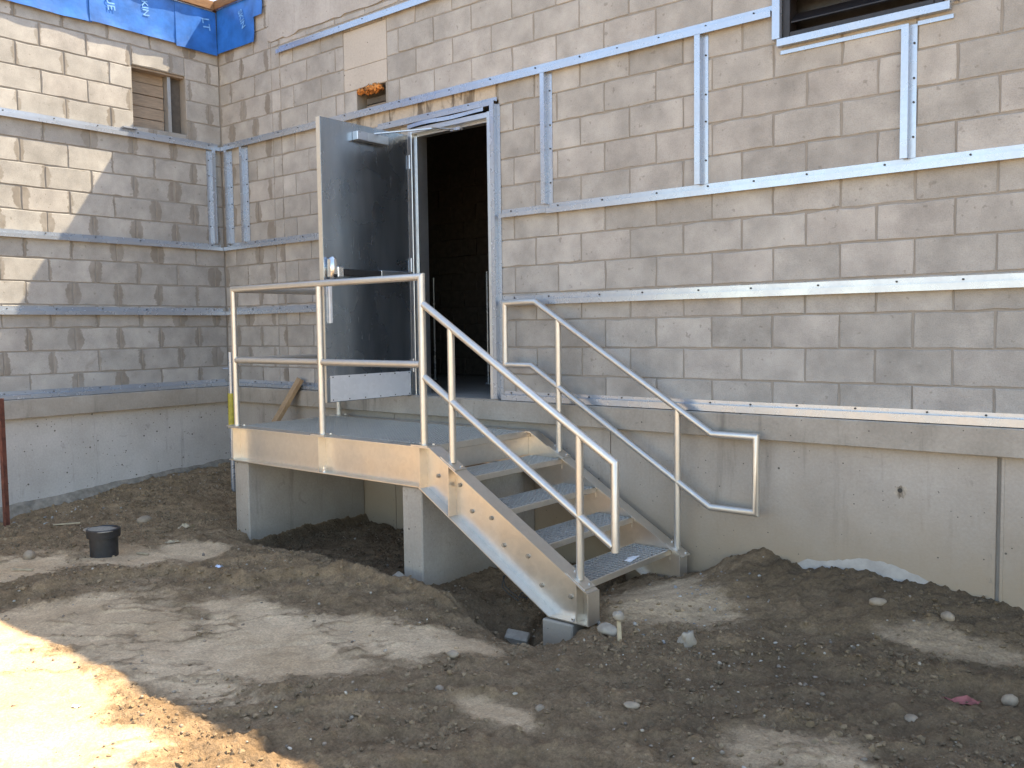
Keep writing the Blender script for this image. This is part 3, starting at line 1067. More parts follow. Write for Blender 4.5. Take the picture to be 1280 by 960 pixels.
# ------------------------------------------------------------------ blue membrane and timber edge at the top of the corner
def membrane_sheet(name, path, z0, z1, out, label):
    """path: list of (x, y) along the wall, out: unit normal; wavy thin sheet"""
    R = random.Random(len(name) + int(path[0][1] * 10))
    A, B = Vector((*path[0], 0)), Vector((*path[1], 0))
    nrm = Vector((*out, 0))
    L = (B - A).length
    nx = max(4, int(L / 0.06)); nz = 6
    vs, fs = [], []
    for layer in (0, 1):
        for i in range(nx + 1):
            for j in range(nz + 1):
                p = A.lerp(B, i / nx)
                zz = z0 + (z1 - z0) * j / nz
                if j == 0:
                    zz += 0.0025 * math.sin(i * 0.5) + R.uniform(-.002, .002)
                off = 0.034 + 0.0028 * math.sin(i * 0.9 + j * 0.8) + R.uniform(-.0014, .0014) + (0.006 if j == 0 else 0)
                vs.append(p + nrm * (off if layer else off - 0.004) + Vector((0, 0, zz)))
    K = (nx + 1) * (nz + 1)
    for layer in (0, 1):
        for i in range(nx):
            for j in range(nz):
                a = layer * K + i * (nz + 1) + j
                q = (a, a + nz + 1, a + nz + 2, a + 1)
                fs.append(q if layer else q[::-1])
    for i in range(nx):
        a = i * (nz + 1)
        fs.append((a, a + K, a + nz + 1 + K, a + nz + 1))
    for j in range(nz):
        fs.append((j, j + 1, j + 1 + K, j + K))
        a = nx * (nz + 1) + j
        fs.append((a, a + K, a + 1 + K, a + 1))
    o = MB().add(vs, fs).build(name, 'membrane', None, origin=(A + B) / 2 + Vector((0, 0, z0)), smooth=True)
    tag(o, label, 'membrane', 'blue membrane strips at the roof edge')
    return o


def lettering(txt, size, parent, loc, rot):
    cu = bpy.data.curves.new('lettering', 'FONT')
    cu.body = txt
    cu.size = size
    cu.extrude = 0.0006
    cu.offset = 0.0012
    tmp = bpy.data.objects.new('tmp', cu)
    me = bpy.data.meshes.new_from_object(tmp)
    bpy.data.objects.remove(tmp)
    me.materials.clear()
    me.materials.append(M['ink'])
    o = bpy.data.objects.new('lettering', me)
    C.objects.link(o)
    o.parent = parent
    o.location = Vector(loc) - org(parent)
    o.rotation_euler = rot
    return o


ml = membrane_sheet('blue_membrane', [(0, -Y_END), (0, -1.28)], 3.30, 3.70, (1, 0), 'long blue roofing membrane along the top of the left wall')
m2 = membrane_sheet('blue_membrane', [(0.006, -1.30), (0.006, -0.46)], 3.31, 3.70, (1, 0), 'blue membrane piece with pale lettering between the long sheet and the corner')
m3 = membrane_sheet('blue_membrane', [(0.012, -0.48), (0.012, -0.045)], 3.285, 3.70, (1, 0), 'blue membrane piece on the left wall touching the inner corner')
m4 = membrane_sheet('blue_membrane', [(0.04, 0), (0.66, 0)], 3.30, 3.72, (0, -1), 'blue membrane piece on the main wall right of the inner corner')
m5 = membrane_sheet('blue_membrane', [(0.662, -0.004), (0.80, -0.004)], 3.52, 3.95, (0, -1), 'ragged dark-edged end of the blue membrane under the cement coat')
def let_left(txt, y, z, par, size=0.10, tilt=-1.45, off=0.0395):
    # text lies in the wall plane x, facing +x, running steeply downwards
    rot = (Matrix.Rotation(0, 3, 'X') @ Matrix(((0, 0, 1), (1, 0, 0), (0, 1, 0))) @ Matrix.Rotation(tilt, 3, 'Z')).to_euler()
    lettering(txt, size, par, (off, y, z), rot)
let_left('BLUE', -1.95, 3.66, ml)
let_left('SKIN', -1.62, 3.67, ml, 0.085)
let_left('BLUE', -1.16, 3.67, m2, off=0.0455)
let_left('SKIN', -0.82, 3.66, m2, 0.085, off=0.0455)
let_left('LT', -0.20, 3.62, m3, 0.11, off=0.0515)
rotm = (Matrix.Rotation(math.pi / 2, 3, 'X') @ Matrix.Rotation(-1.25, 3, 'Z')).to_euler()
lettering('SKIN', 0.09, m4, (0.42, -0.0398, 3.63), rotm)
tf = MB().box(-0.03, 0.075, -Y_END, -0.076, 3.712, 3.80).build('roof_timber', 'wood', None, origin=(0, -4, 3.7), bevel=0.004)
tag(tf, 'brown timber roof edge along the top of the left wall', 'timber')
tf = MB().box(-0.03, 0.56, -0.075, 0.03, 3.722, 3.805).build('roof_timber', 'wood', None, origin=(0.27, 0, 3.72), bevel=0.004)
tag(tf, 'short brown timber roof edge on the main wall at the corner', 'timber')
o = MB().box(0.014, 0.055, -2.6, -0.08, 3.702, 3.711).build('flashing_strip', 'galv', None, origin=(0.03, -1.3, 3.7))
tag(o, 'thin pale flashing under the timber on the left wall', 'flashing')
o = MB().box(0.06, 0.50, -0.06, -0.02, 3.7215, 3.7218).build('flashing_strip', 'galv', None, origin=(0.27, -0.04, 3.72))
tag(o, 'thin pale flashing under the short corner timber', 'flashing')

# orange foam stuffing the gap
def lumpy(name, mat, center, size, seed, sub=3, amp=0.25, flat=None):
    bm = bmesh.new()
    bmesh.ops.create_icosphere(bm, subdivisions=sub, radius=1.0)
    R = np.random.default_rng(seed)
    ks = R.normal(size=(7, 3)) * 2.2
    ph = R.uniform(0, 6.28, 7)
    for v in bm.verts:
        c = np.array(v.co)
        d = 1 + amp * np.mean(np.sin(ks @ c + ph)) * 2.0 + R.normal() * amp * 0.12
        v.co = Vector((c[0] * d * size[0], c[1] * d * size[1], c[2] * d * size[2]))
        if flat is not None and v.co.z < flat * size[2]:
            v.co.z = flat * size[2]
    me = bpy.data.meshes.new(name)
    bm.to_mesh(me); bm.free()
    for p in me.polygons:
        p.use_smooth = True
    me.materials.append(M[mat])
    o = bpy.data.objects.new(name, me)
    C.objects.link(o)
    o.location = center
    ORG[o.name] = Vector(center)
    return o


fo = lumpy('insulation_foam', 'foam', (2.25, 0.012, 2.585), (0.155, 0.030, 0.026), 4, 4, 0.18)
_R = np.random.default_rng(3)
for v in fo.data.vertices:
    v.co.z += float(_R.normal(0, 0.009)) - 0.018 * abs(math.sin(v.co.x * 31)) * (v.co.z < 0)
    v.co.y += float(_R.normal(0, 0.005))
tag(fo, 'lump of orange insulation foam bulging from the hole above the door', 'foam')

# ------------------------------------------------------------------ concrete piers
def pier(x0, x1, y0, y1, z0, z1, label):
    o = MB().box(x0, x1, y0, y1, z0, z1).build('concrete_pier', 'pier', None, origin=((x0 + x1) / 2, (y0 + y1) / 2, z0), bevel=0.008)
    return tag(o, label, 'pier', 'concrete piers under the stair')


pier(1.872, 2.052, -1.18, -0.004, -2.0, -0.474, 'concrete pier wall under the left end of the landing')
pier(3.782, 3.962, -1.18, -0.004, -2.0, -0.474, 'concrete pier wall under the landing where the steps begin')
pier(4.955, 5.165, -1.22, -1.04, -2.0, -1.107, 'small concrete foot under the near lower end of the steps')
pier(5.06, 5.25, -0.24, -0.004, -2.0, -1.107, 'small concrete foot under the wall-side lower end of the steps')

# ------------------------------------------------------------------ the metal stair
ST = thing('metal_stair', 'pale metal stair and landing with tube railings in front of the doorway', 'stair', (3.6, -0.65, -1.1))
LZ = -0.197
NY, FY = -1.15, -0.13           # near and wall-side stringer planes
XL, XK = 1.84, 4.05             # landing left end, kink
RUN, RISE = 0.2865, 0.1735
TH = 0.007


def ibeam_flat(name, x0, x1, yc, z0, z1, hw=0.055):
    return (MB().box(x0, x1, yc - hw, yc + hw, z1 - TH, z1).box(x0, x1, yc - hw, yc + hw, z0, z0 + TH)
            .box(x0 + .001, x1 - .001, yc + 0.014, yc + 0.022, z0 + TH, z1 - TH).build(name, 'stair', ST))


SP = [(3.955, -0.2), (4.06, -0.2), (5.262, -0.917), (5.262, -1.098), (4.992, -1.098), (3.955, -0.464)]


def stringer(yc, hw, wo=0.0):
    b = MB()
    b.prism([(x, z) for x, z in [(3.957, -0.206), (4.058, -0.206), (5.256, -0.924), (5.256, -1.092), (4.994, -1.092), (3.957, -0.458)]], yc - 0.004 + wo, yc + 0.004 + wo)
    b.plate_path([(5.256, -0.9135), (4.06, -0.2), (3.957, -0.2)], TH, yc - hw, yc + hw)
    b.plate_path([(3.957, -0.464), (4.992, -1.098), (5.256, -1.098)], TH, yc - hw, yc + hw)
    b.box(5.257, 5.265, yc - hw, yc + hw, -1.099, -0.914)
    return b.build('stringer', 'stair', ST)


fb = ibeam_flat('front_beam', XL, 3.955, NY, -0.464, -0.2)
rb = ibeam_flat('rear_beam', XL, 3.955, FY, -0.464, -0.2)
MB().box(XL - 0.004, XL + 0.05, NY + 0.056, FY - 0.056, -0.40, -0.393).box(XL - 0.004, XL + 0.004, NY + 0.056, FY - 0.056, -0.393, -0.205).box(XL - 0.004, XL + 0.05, NY + 0.056, FY - 0.056, -0.204, -0.199).build('side_beam', 'stair', ST)
for x in (2.5, 3.2):
    MB().box(x - 0.004, x + 0.004, NY + 0.0225, FY - 0.006, -0.42, -0.226).build('cross_beam', 'stair', ST)
ns = stringer(NY, 0.055, 0.018)
fs_ = stringer(FY, 0.05)


def stiffener(par, x, ztop, zbot, yc=NY):
    MB().box(x - 0.004, x + 0.004, yc - 0.0535, yc + 0.0138, zbot, ztop).build('stiffener', 'stair', par)


for x in (1.895, 2.955):
    stiffener(fb, x, -0.2075, -0.4565)
stiffener(ns, 3.972, -0.2075, -0.470)
zt_ = lambda x: -0.2 - (x - 4.06) * 0.5965
zb_ = lambda x: max(-0.464 - (x - 3.955) * 0.6114, -1.098)
stiffener(ns, 4.222, zt_(4.222) - 0.010, zb_(4.222) + 0.010)
stiffener(ns, 5.182, zt_(5.182) - 0.010, zb_(5.182) + 0.010)
# bolts through the near stringer web and one in the beam
for bx, bz in ((4.075, -0.385), (4.262, -0.425), (4.36, -0.577), (4.516, -0.60), (4.612, -0.752), (4.795, -0.79), (4.895, -0.945), (5.10, -0.975)):
    b = MB()
    b.tube([(bx, NY + 0.014, bz), (bx, NY + 0.003, bz)], 0.014, 6)
    b.tube([(bx, NY + 0.003, bz), (bx, NY - 0.003, bz)], 0.0075, 10)
    b.build('bolt', 'bolt', ns)
b = MB().tube([(2.985, NY - 0.03, -0.456), (2.985, NY - 0.03, -0.435)], 0.013, 6).tube([(2.985, NY - 0.03, -0.435), (2.985, NY - 0.03, -0.42)], 0.008, 10)
b.build('bolt', 'chrome', fb)
b = MB().tube([(5.15, NY - 0.035, -1.090), (5.15, NY - 0.035, -1.076)], 0.012, 6)
b.build('bolt', 'chrome', ns)


def grating(x0, x1, y0, y1, ztop, along, pitch=0.0300, cross=0.05, depth=0.030, th=0.0050):
    b = MB()
    if along == 'y':
        n = int(round((x1 - x0) / pitch))
        for i in range(n + 1):
            x = x0 + (x1 - x0) * i / n
            b.box(x - th / 2, x + th / 2, y0, y1, ztop - depth, ztop)
        n = int(round((y1 - y0) / cross))
        for i in range(n + 1):
            y = y0 + 0.02 + (y1 - y0 - 0.04) * i / n
            b.box(x0, x1, y - 0.003, y + 0.003, ztop - 0.008, ztop - 0.0006)
    else:
        n = int(round((y1 - y0) / pitch))
        for i in range(n + 1):
            y = y0 + (y1 - y0) * i / n
            b.box(x0, x1, y - th / 2, y + th / 2, ztop - depth, ztop)
        n = int(round((x1 - x0) / cross))
        for i in range(n + 1):
            x = x0 + 0.02 + (x1 - x0 - 0.04) * i / n
            b.box(x - 0.003, x + 0.003, y0, y1, ztop - 0.008, ztop - 0.0006)
    return b


tag(grating(XL + 0.06, 4.020, NY + 0.058, FY - 0.053, LZ, 'y').build('landing_grating', 'grate', ST), kind='stuff')
MB().box(4.024, 4.034, NY + 0.0225, FY - 0.0058, -0.240, -0.195).build('landing_nosing', 'stair', ST, bevel=0.003)
MB().box(4.005, 4.012, NY + 0.0225, FY - 0.0058, -0.372, -0.224).build('landing_fascia', 'stair', ST)
for i in range(1, 5):
    xn = 4.035 + RUN * i
    zn = -0.2 - RISE * i
    td = MB().box(xn - 0.010, xn, NY + 0.0225, FY - 0.0062, zn - 0.038, zn).build('tread', 'stair', ST, bevel=0.003)
    g = grating(xn - 0.272, xn - 0.012, NY + 0.026, FY - 0.010, zn - 0.001, 'y', 0.0290)
    tag(g.build('grating', 'grate', td), kind='stuff')
    MB().box(xn - 0.282, xn - 0.276, NY + 0.0225, FY - 0.0062, zn - 0.034, zn - 0.001).build('rear_bar', 'stair', td)
    for yy in (NY + 0.0228, FY - 0.0105):
        MB().box(xn - 0.274, xn - 0.0105, yy, yy + 0.006, zn - 0.075, zn - 0.024).build('end_plate', 'stair', td)

# railings
RR = 0.0235


def base_plate(par, x, yc, z, slope=0.0):
    d = Vector((1, 0, -slope)).normalized() * 0.075
    b = MB().bar((x - d.x, yc, z - d.z + 0.0045), (x + d.x, yc, z + d.z + 0.0045), 0.10, 0.008)
    for s in (-0.75, 0.75):
        p = Vector((x + d.x * s, yc + 0.025, z + d.z * s + 0.008))
        b.tube([p, p + Vector((0, 0, 0.008))], 0.010, 6)
    b.build('base_plate', 'stair', par)


gr = MB().tube([(1.885, NY, LZ + 0.004), (1.885, NY, 0.875), (3.968, NY, 0.875), (3.968, NY, LZ + 0.004)], RR, 16).build('guard_rail', 'rail', ST, smooth=True)
MB().tube([(2.945, NY, LZ + 0.004), (2.945, NY, 0.855)], RR, 16).build('post', 'rail', gr, smooth=True)
MB().tube([(1.905, NY, 0.322), (2.924, NY, 0.322)], RR, 16).build('mid_rail', 'rail', gr, smooth=True)
MB().tube([(2.966, NY, 0.320), (3.948, NY, 0.320)], RR, 16).build('mid_rail', 'rail', gr, smooth=True)
for x in (1.885, 2.945, 3.968):
    base_plate(gr, x, NY, -0.2)
sl = MB().tube([(3.984, NY, 0.700), (5.408, NY, -0.188), (5.408, NY, -0.672)], RR, 16).build('stair_rail', 'rail', ST, smooth=True)
MB().tube([(3.984, NY, 0.238), (5.395, NY, -0.642)], RR, 16).build('mid_rail', 'rail', sl, smooth=True)
for x in (4.216, 5.176):
    zt = 0.700 - (x - 3.984) * 0.6236
    MB().tube([(x, NY, zt_(x) + 0.006), (x, NY, zt - 0.01)], RR * 0.97, 16).build('post', 'rail', sl, smooth=True)
    base_plate(sl, x, NY, zt_(x) + 0.001, 0.5965)
# left side rail, running back to the wall
lr = MB().tube([(1.885, NY + 0.02, 0.873), (1.885, FY, 0.873), (1.885, FY, LZ + 0.004)], RR, 16).build('side_rail', 'rail', ST, smooth=True)
MB().tube([(1.885, NY + 0.02, 0.322), (1.885, FY - 0.02, 0.322)], RR, 16).build('mid_rail', 'rail', lr, smooth=True)
base_plate(lr, 1.885, FY, -0.2)
# wall-side handrail
hr = MB().tube([(3.800, FY, 0.730), (4.085, FY, 0.730), (5.462, FY, -0.130), (5.752, FY, -0.130), (5.752, FY, -0.590), (5.452, FY, -0.590), (4.045, FY, 0.274), (3.800, FY, 0.274)], RR * 0.95, 16, closed=True)
hr = hr.build('wall_rail', 'rail', ST, smooth=True)
for x in (4.285, 5.222):
    zt = 0.730 - (x - 4.085) * 0.6246
    MB().tube([(x, FY, zt_(x) + 0.006), (x, FY, zt - 0.01)], RR * 0.92, 16).build('post', 'rail', hr, smooth=True)
    base_plate(hr, x, FY, zt_(x) + 0.001, 0.5965)

# ------------------------------------------------------------------ ground
def sstep(v, a, b):
    t = np.clip((v - a) / (b - a), 0, 1)
    return t * t * (3 - 2 * t)


def seg_dist(x, y, poly):
    d = np.full_like(x, 1e9)
    for (x0, y0), (x1, y1) in zip(poly[:-1], poly[1:]):
        dx, dy = x1 - x0, y1 - y0
        t = np.clip(((x - x0) * dx + (y - y0) * dy) / (dx * dx + dy * dy), 0, 1)
        d = np.minimum(d, np.hypot(x - x0 - t * dx, y - y0 - t * dy))
    return d


ARC = [(2.15, -9.0), (2.16, -3.1), (2.20, -2.75), (2.27, -2.45), (2.40, -2.12), (2.72, -1.98), (3.08, -1.90), (3.25, -1.62), (3.55, -1.42), (4.3, -1.38), (4.75, -1.46)]
PALE = [(3.30, -2.85, .75, .45), (4.06, -2.80, .65, .42), (3.75, -2.30, .55, .30), (4.45, -2.02, .45, .22), (4.45, -2.50, .40, .25),
        (1.65, -2.70, .40, .45), (1.95, -2.15, .45, .30), (2.15, -1.75, .35, .22), (6.72, -1.95, .30, .18), (6.95, -0.50, .35, .14),
        (5.50, -0.62, .40, .28), (3.6, -3.6, 1.0, .45), (4.6, -3.7, .5, .3), (2.9, -3.3, .6, .5), (5.6, -2.35, .22, .10), (4.85, -1.82, .35, .16), (5.9, -3.3, .5, .3)]


def soil(x, y):
    field = np.zeros_like(x)
    for cx, cy, rx, ry in PALE:
        field = np.maximum(field, np.exp(-0.8 * (((x - cx) / rx) ** 2 + ((y - cy) / ry) ** 2)))
    # churned streaks run roughly along the trench, from lower left to upper right
    a = 0.75 * x + 0.66 * y
    b = -0.66 * x + 0.75 * y
    field = field + 0.75 * fbm(x, y, 1.9, 3, 5, 0.6) + 0.55 * fbm(a * 0.45, b * 1.6, 4.5, 13, 4, 0.6) + 0.25 * fbm(x, y, 14, 15, 3, 0.6)
    far = sstep(np.maximum(np.maximum(-y - 4.1, x - 8.0), 0), 0, 0.8)
    field = np.maximum(field, far * (0.85 + fbm(x, y, .5, 44, 4)))
    rid = np.abs(fbm(a * 0.6, b * 1.25, 3.4, 101, 4, 0.55)) * 6
    scuff = (1 - sstep(rid, 0.0, 0.42)) * sstep(fbm(x, y, 2.4, 111, 3), -0.02, 0.14)
    pale = sstep(field, 0.10, 0.85) * (1 - 0.55 * scuff)
    arc = np.exp(-((seg_dist(x, y, ARC) + 0.10 * fbm(x, y, 4, 19, 3)) / 0.13) ** 2)
    loose = np.clip(1 - pale, 0, 1)
    loose = np.maximum(loose, arc * 0.9)
    wet_shade = np.exp(-(y / 0.55) ** 2) * sstep(x, 5.45, 5.85) * 0.95
    wet_shade = np.maximum(wet_shade, sstep(x, 5.0, 6.6) * sstep(y, -3.0, -1.2) * 0.62)
    wet_shade = np.maximum(wet_shade, np.exp(-((x - 4.55) / .55) ** 2 - ((y + 1.1) / .45) ** 2) * 0.8)
    wet_shade = np.maximum(wet_shade, (x > 2.05) * (x < 3.9) * sstep(y, -1.4, -1.1) * 0.95)  # recess under the landing: its shade is painted in as darker soil
    wet_shade = np.clip(wet_shade + fbm(x, y, 3.0, 77, 4) * 0.7 * sstep(wet_shade, 0.02, 0.2), 0, 1)
    return loose, wet_shade, arc


def a_(x, y):
    return 0.75 * x + 0.66 * y


def b_(x, y):
    return -0.66 * x + 0.75 * y


def ground_z(x, y):
    loose, wet_shade, arc = soil(x, y)
    z = np.full_like(x, -1.095)
    # raised shelf to the left and behind the arc
    yb = np.interp(x, [-9, 2.15, 2.2, 2.4, 2.72, 3.08, 3.25, 3.55, 4.3, 4.75], [-99, -99, -2.75, -2.12, -1.98, -1.90, -1.62, -1.42, -1.38, -1.36])
    sd = seg_dist(x, y, ARC) * np.where((x < 4.75) & (y > yb), 1, -1)
    sd = sd + fbm(x, y, 5, 21, 3) * 0.07
    z += 0.055 * sstep(sd, -0.05, 0.05)
    z += 0.03 * np.exp(-(sd / 0.06) ** 2) * (0.5 + fbm(x, y, 7, 5, 3))
    # slope up to the left wall
    zl = np.interp(y, [-8, -2.2, -1.83, -1.18, -0.27, 0.2], [-1.06, -1.016, -0.98, -0.89, -0.82, -0.80])
    z += (zl + 1.04) * np.exp(-(np.maximum(x, 0) / 0.75) ** 2)
    # rise in the back left
    z += 0.06 * np.exp(-((x - 1.1) / 0.6) ** 2 - ((y + 0.5) / 0.7) ** 2)
    # excavated under the landing and steps
    ex = sstep(x, 2.0, 2.12) * (1 - sstep(x, 4.75, 5.05)) * sstep(y, -1.42, -1.16)
    z -= 0.12 * ex
    z -= 0.09 * np.exp(-((x - 5.0) / 0.42) ** 2 - ((y + 1.45) / 0.28) ** 2)
    z -= 0.11 * np.exp(-((x - 4.66) / 0.30) ** 2 - ((y + 1.22) / 0.24) ** 2)
    z -= 0.12 * np.exp(-((x - 5.0) / 0.22) ** 2 - ((y + 1.24) / 0.17) ** 2)
    # mound along the main wall
    zw = np.interp(x, [4.9, 5.15, 5.35, 5.55, 5.72, 5.98, 6.44, 6.78, 7.05, 8, 14], [-1.12, -1.10, -1.04, -0.92, -0.865, -0.915, -0.895, -0.93, -0.945, -0.99, -1.05])
    z += np.where(x > 4.9, (zw + 1.09), 0) * np.exp(-(np.maximum(-y, 0) / 0.42) ** 1.6)
    z += 0.05 * np.exp(-((x - 5.45) / .3) ** 2 - ((y + 0.75) / .3) ** 2)
    z += 0.03 * np.exp(-((x - 5.35) / .35) ** 2 - ((y + 1.45) / .16) ** 2)
    # wheel and bucket marks
    for (p, q, wd, dp) in (((4.55, -3.05), (5.35, -2.15), .035, -.018), ((4.62, -3.1), (5.45, -2.2), .03, .018), ((5.2, -3.0), (6.6, -1.5), .05, -.014),
                           ((5.6, -2.9), (6.9, -1.35), .04, .016), ((3.2, -2.45), (3.55, -2.35), .02, -.018), ((2.9, -2.5), (3.15, -2.35), .02, -.018), ((3.95, -2.6), (4.35, -2.2), .02, -.012),
                           ((5.9, -1.0), (7.4, -0.75), .06, .022), ((6.0, -1.2), (7.6, -0.9), .05, -.018)):
        z += dp * np.exp(-(seg_dist(x, y, [p, q]) / wd) ** 2) * (1 + 1.5 * fbm(x, y, 9, 61, 2))
    z += fbm(x, y, 0.9, 31, 3) * 0.05 * sstep(np.maximum(np.abs(x - 4), np.abs(y + 2)), 1.0, 3.0) * 0.5
    z += fbm(x, y, 2.6, 41, 3) * 0.045
    ch = np.clip(np.maximum(loose, wet_shade), 0, 1)
    z += ch * (0.5 - np.abs(fbm(a_(x, y) * 0.7, b_(x, y) * 1.3, 3.1, 121, 4, 0.6)) * 3) * 0.035
    # crest of the berm in front of the piers
    z += 0.028 * np.exp(-(seg_dist(x, y, [(2.75, -1.62), (3.3, -1.42), (4.2, -1.42), (4.45, -1.5)]) / 0.22) ** 2)
    z += (0.22 + loose) * fbm(x, y, 9, 51, 4, 0.62) * 0.046
    z += (0.08 + np.maximum(loose, wet_shade)) * np.abs(fbm(x, y, 24, 71, 3, 0.7)) * 0.062
    return z, loose, wet_shade


def axis(a0, a1, step, far0, far1):
    fine = list(np.arange(a0, a1, step))
    lo, hi = [], []
    s = step; q = a0
    while q > far0:
        s *= 1.25; q -= s; lo.append(q)
    s = step; q = fine[-1]
    while q < far1:
        s *= 1.25; q += s; hi.append(q)
    return np.array(lo[::-1] + fine + hi)


gx = axis(-0.05, 8.1, 0.014, -400, 400)
gy = axis(-4.35, 0.06, 0.014, -400, 400)
XX, YY = np.meshgrid(gx, gy, indexing='ij')
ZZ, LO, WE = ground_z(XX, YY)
nx, ny = XX.shape
me = bpy.data.meshes.new('ground')
me.vertices.add(nx * ny)
me.vertices.foreach_set('co', np.stack([XX, YY, ZZ], -1).astype(np.float32).ravel())
ii = (np.arange(nx - 1)[:, None] * ny + np.arange(ny - 1)[None, :]).ravel()
quads = np.stack([ii, ii + ny, ii + ny + 1, ii + 1], -1)
me.loops.add(quads.size)
me.loops.foreach_set('vertex_index', quads.ravel().astype(np.int32))
me.polygons.add(len(quads))
me.polygons.foreach_set('loop_start', (np.arange(len(quads)) * 4).astype(np.int32))
me.polygons.foreach_set('use_smooth', np.ones(len(quads), bool))
me.update(calc_edges=True)
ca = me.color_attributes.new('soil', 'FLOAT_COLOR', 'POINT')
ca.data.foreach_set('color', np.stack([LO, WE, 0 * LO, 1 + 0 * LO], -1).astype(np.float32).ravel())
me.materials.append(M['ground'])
ground = bpy.data.objects.new('ground', me)
C.objects.link(ground)
tag(ground, 'bare churned dirt ground of the building site', 'ground', kind='structure')


def gz(x, y):
    return float(ground_z(np.array([x], float), np.array([y], float))[0][0])


# ------------------------------------------------------------------ pebbles and crumbs (beyond counting)
def scatter(name, n, rmin, rmax, power, tones, mat, seed, dens, label, cat, sink=0.35):
    R = np.random.default_rng(seed)
    bm = bmesh.new(); bmesh.ops.create_icosphere(bm, subdivisions=1, radius=1.0)
    bv = np.array([v.co[:] for v in bm.verts]); bf = np.array([[v.index for v in f.verts] for f in bm.faces]); bm.free()
    x = R.uniform(0.05, 8.0, n * 5); y = R.uniform(-4.3, -0.02, n * 5)
    z, lo, we = ground_z(x, y)
    inpier = ((x > 1.87) & (x < 2.06) & (y > -1.19)) | ((x > 3.78) & (x < 3.97) & (y > -1.19)) | ((x > 4.95) & (x < 5.17) & (y > -1.23) & (y < -1.03))
    keep = (R.random(n * 5) < dens(x, y, lo, we)) & ~inpier
    x, y, z, lo, we = x[keep][:n], y[keep][:n], z[keep][:n], lo[keep][:n], we[keep][:n]
    k = len(x)
    r = rmin + (rmax - rmin) * R.random(k) ** power
    q = R.normal(size=(k, 3, 3))
    Q = np.linalg.qr(q)[0]
    sc = np.stack([R.uniform(.75, 1.3, k), R.uniform(.7, 1.1, k), R.uniform(.5, .85, k)], -1) * r[:, None]
    jit = 1 + R.normal(0, 0.10 if mat == 'pebble' else 0.24, size=(k, len(bv)))
    v = bv[None] * jit[..., None] * sc[:, None, :]
    # mostly flat-lying: rotate about z only for half of them
    flat = R.random(k) < 0.7
    a = R.uniform(0, 6.28, k)
    Z = np.zeros((k, 3, 3)); Z[:, 0, 0] = np.cos(a); Z[:, 0, 1] = -np.sin(a); Z[:, 1, 0] = np.sin(a); Z[:, 1, 1] = np.cos(a); Z[:, 2, 2] = 1
    Q[flat] = Z[flat]
    v = np.einsum('kij,kvj->kvi', Q, v)
    v += np.stack([x, y, z + r * (0.22 if mat == 'pebble' else 0.12)], -1)[:, None, :]
    F = (bf[None] + (np.arange(k) * len(bv))[:, None, None]).reshape(-1, 3)
    me = bpy.data.meshes.new(name)
    me.vertices.add(k * len(bv)); me.vertices.foreach_set('co', v.astype(np.float32).ravel())
    me.loops.add(F.size); me.loops.foreach_set('vertex_index', F.ravel().astype(np.int32))
    me.polygons.add(len(F)); me.polygons.foreach_set('loop_start', (np.arange(len(F)) * 3).astype(np.int32))
    me.polygons.foreach_set('use_smooth', np.full(len(F), mat == 'pebble'))
    me.update(calc_edges=True)
    T = np.array(tones)
    t = T[R.integers(0, len(T), k)] * R.uniform(.75, 1.25, (k, 1))
    if mat == 'clod':
        dry = np.array([.50, .365, .235]); mid = np.array([.27, .195, .125]); damp_shade = np.array([.135, .10, .066])
        lo2 = np.clip(lo, 0, 1)[:, None]; we2 = np.clip(we * .8, 0, 1)[:, None]
        t = (dry * (1 - lo2) + mid * lo2) * (1 - we2) + damp_shade * we2
        t = t * R.uniform(.55, .95, (k, 1)) * np.array([1.0, .97, .90])
    col = np.repeat(np.c_[t, np.ones(k)], len(bv), 0)
    c = me.color_attributes.new('tone', 'FLOAT_COLOR', 'POINT'); c.data.foreach_set('color', col.astype(np.float32).ravel())
    me.materials.append(M[mat])
    o = bpy.data.objects.new(name, me); C.objects.link(o)
    return tag(o, label, cat, kind='stuff')


clump = lambda x, y, s: np.clip(0.35 + 2.2 * fbm(x, y, 2.2, s, 4), 0, 1)
scatter('pebbles', 2200, 0.0025, 0.013, 3.4, [(.30, .25, .19), (.25, .20, .145), (.38, .335, .27), (.21, .17, .13), (.30, .23, .165)], 'pebble', 5,
        lambda x, y, lo, we: (0.12 + lo * 0.8) * clump(x, y, 91), 'scattered grey pebbles over the churned dirt', 'pebbles')
scatter('soil_crumbs', 26000, 0.0025, 0.017, 3.6, [(.22, .172, .122), (.17, .132, .094), (.27, .213, .152), (.13, .102, .074)], 'clod', 6,
        lambda x, y, lo, we: np.clip((lo ** 2) * 1.0 + we * .5 + .02, 0, 1) * clump(x, y, 92), 'crumbs and clods of loose soil', 'soil')
scatter('gravel_scraps', 900, 0.004, 0.016, 2.5, [(.31, .29, .26), (.36, .34, .31), (.23, .215, .195)], 'pebble', 8,
        lambda x, y, lo, we: np.exp(-((x - 5.62) / .35) ** 2 - ((y + 0.45) / .45) ** 2) + 0.8 * np.exp(-((x - 5.55) / .3) ** 2 - ((y + 1.2) / .12) ** 2) + .5 * np.exp(-(x / .6) ** 2) * (y > -2.4),
        'pale gravel and mortar scraps by the foot of the walls', 'gravel')

# ------------------------------------------------------------------ single stones and litter
def stone(x, y, size, seed, label, mat='stone', group='larger stones on the dirt', amp=0.16, sub=3, name='stone'):
    o = lumpy(name, mat, (x, y, gz(x, y) + size[2] * 0.25), size, seed, sub, amp)
    o.rotation_euler = (0, 0, seed * 1.3)
    return tag(o, label, 'stone' if mat == 'stone' else 'rubble', group)


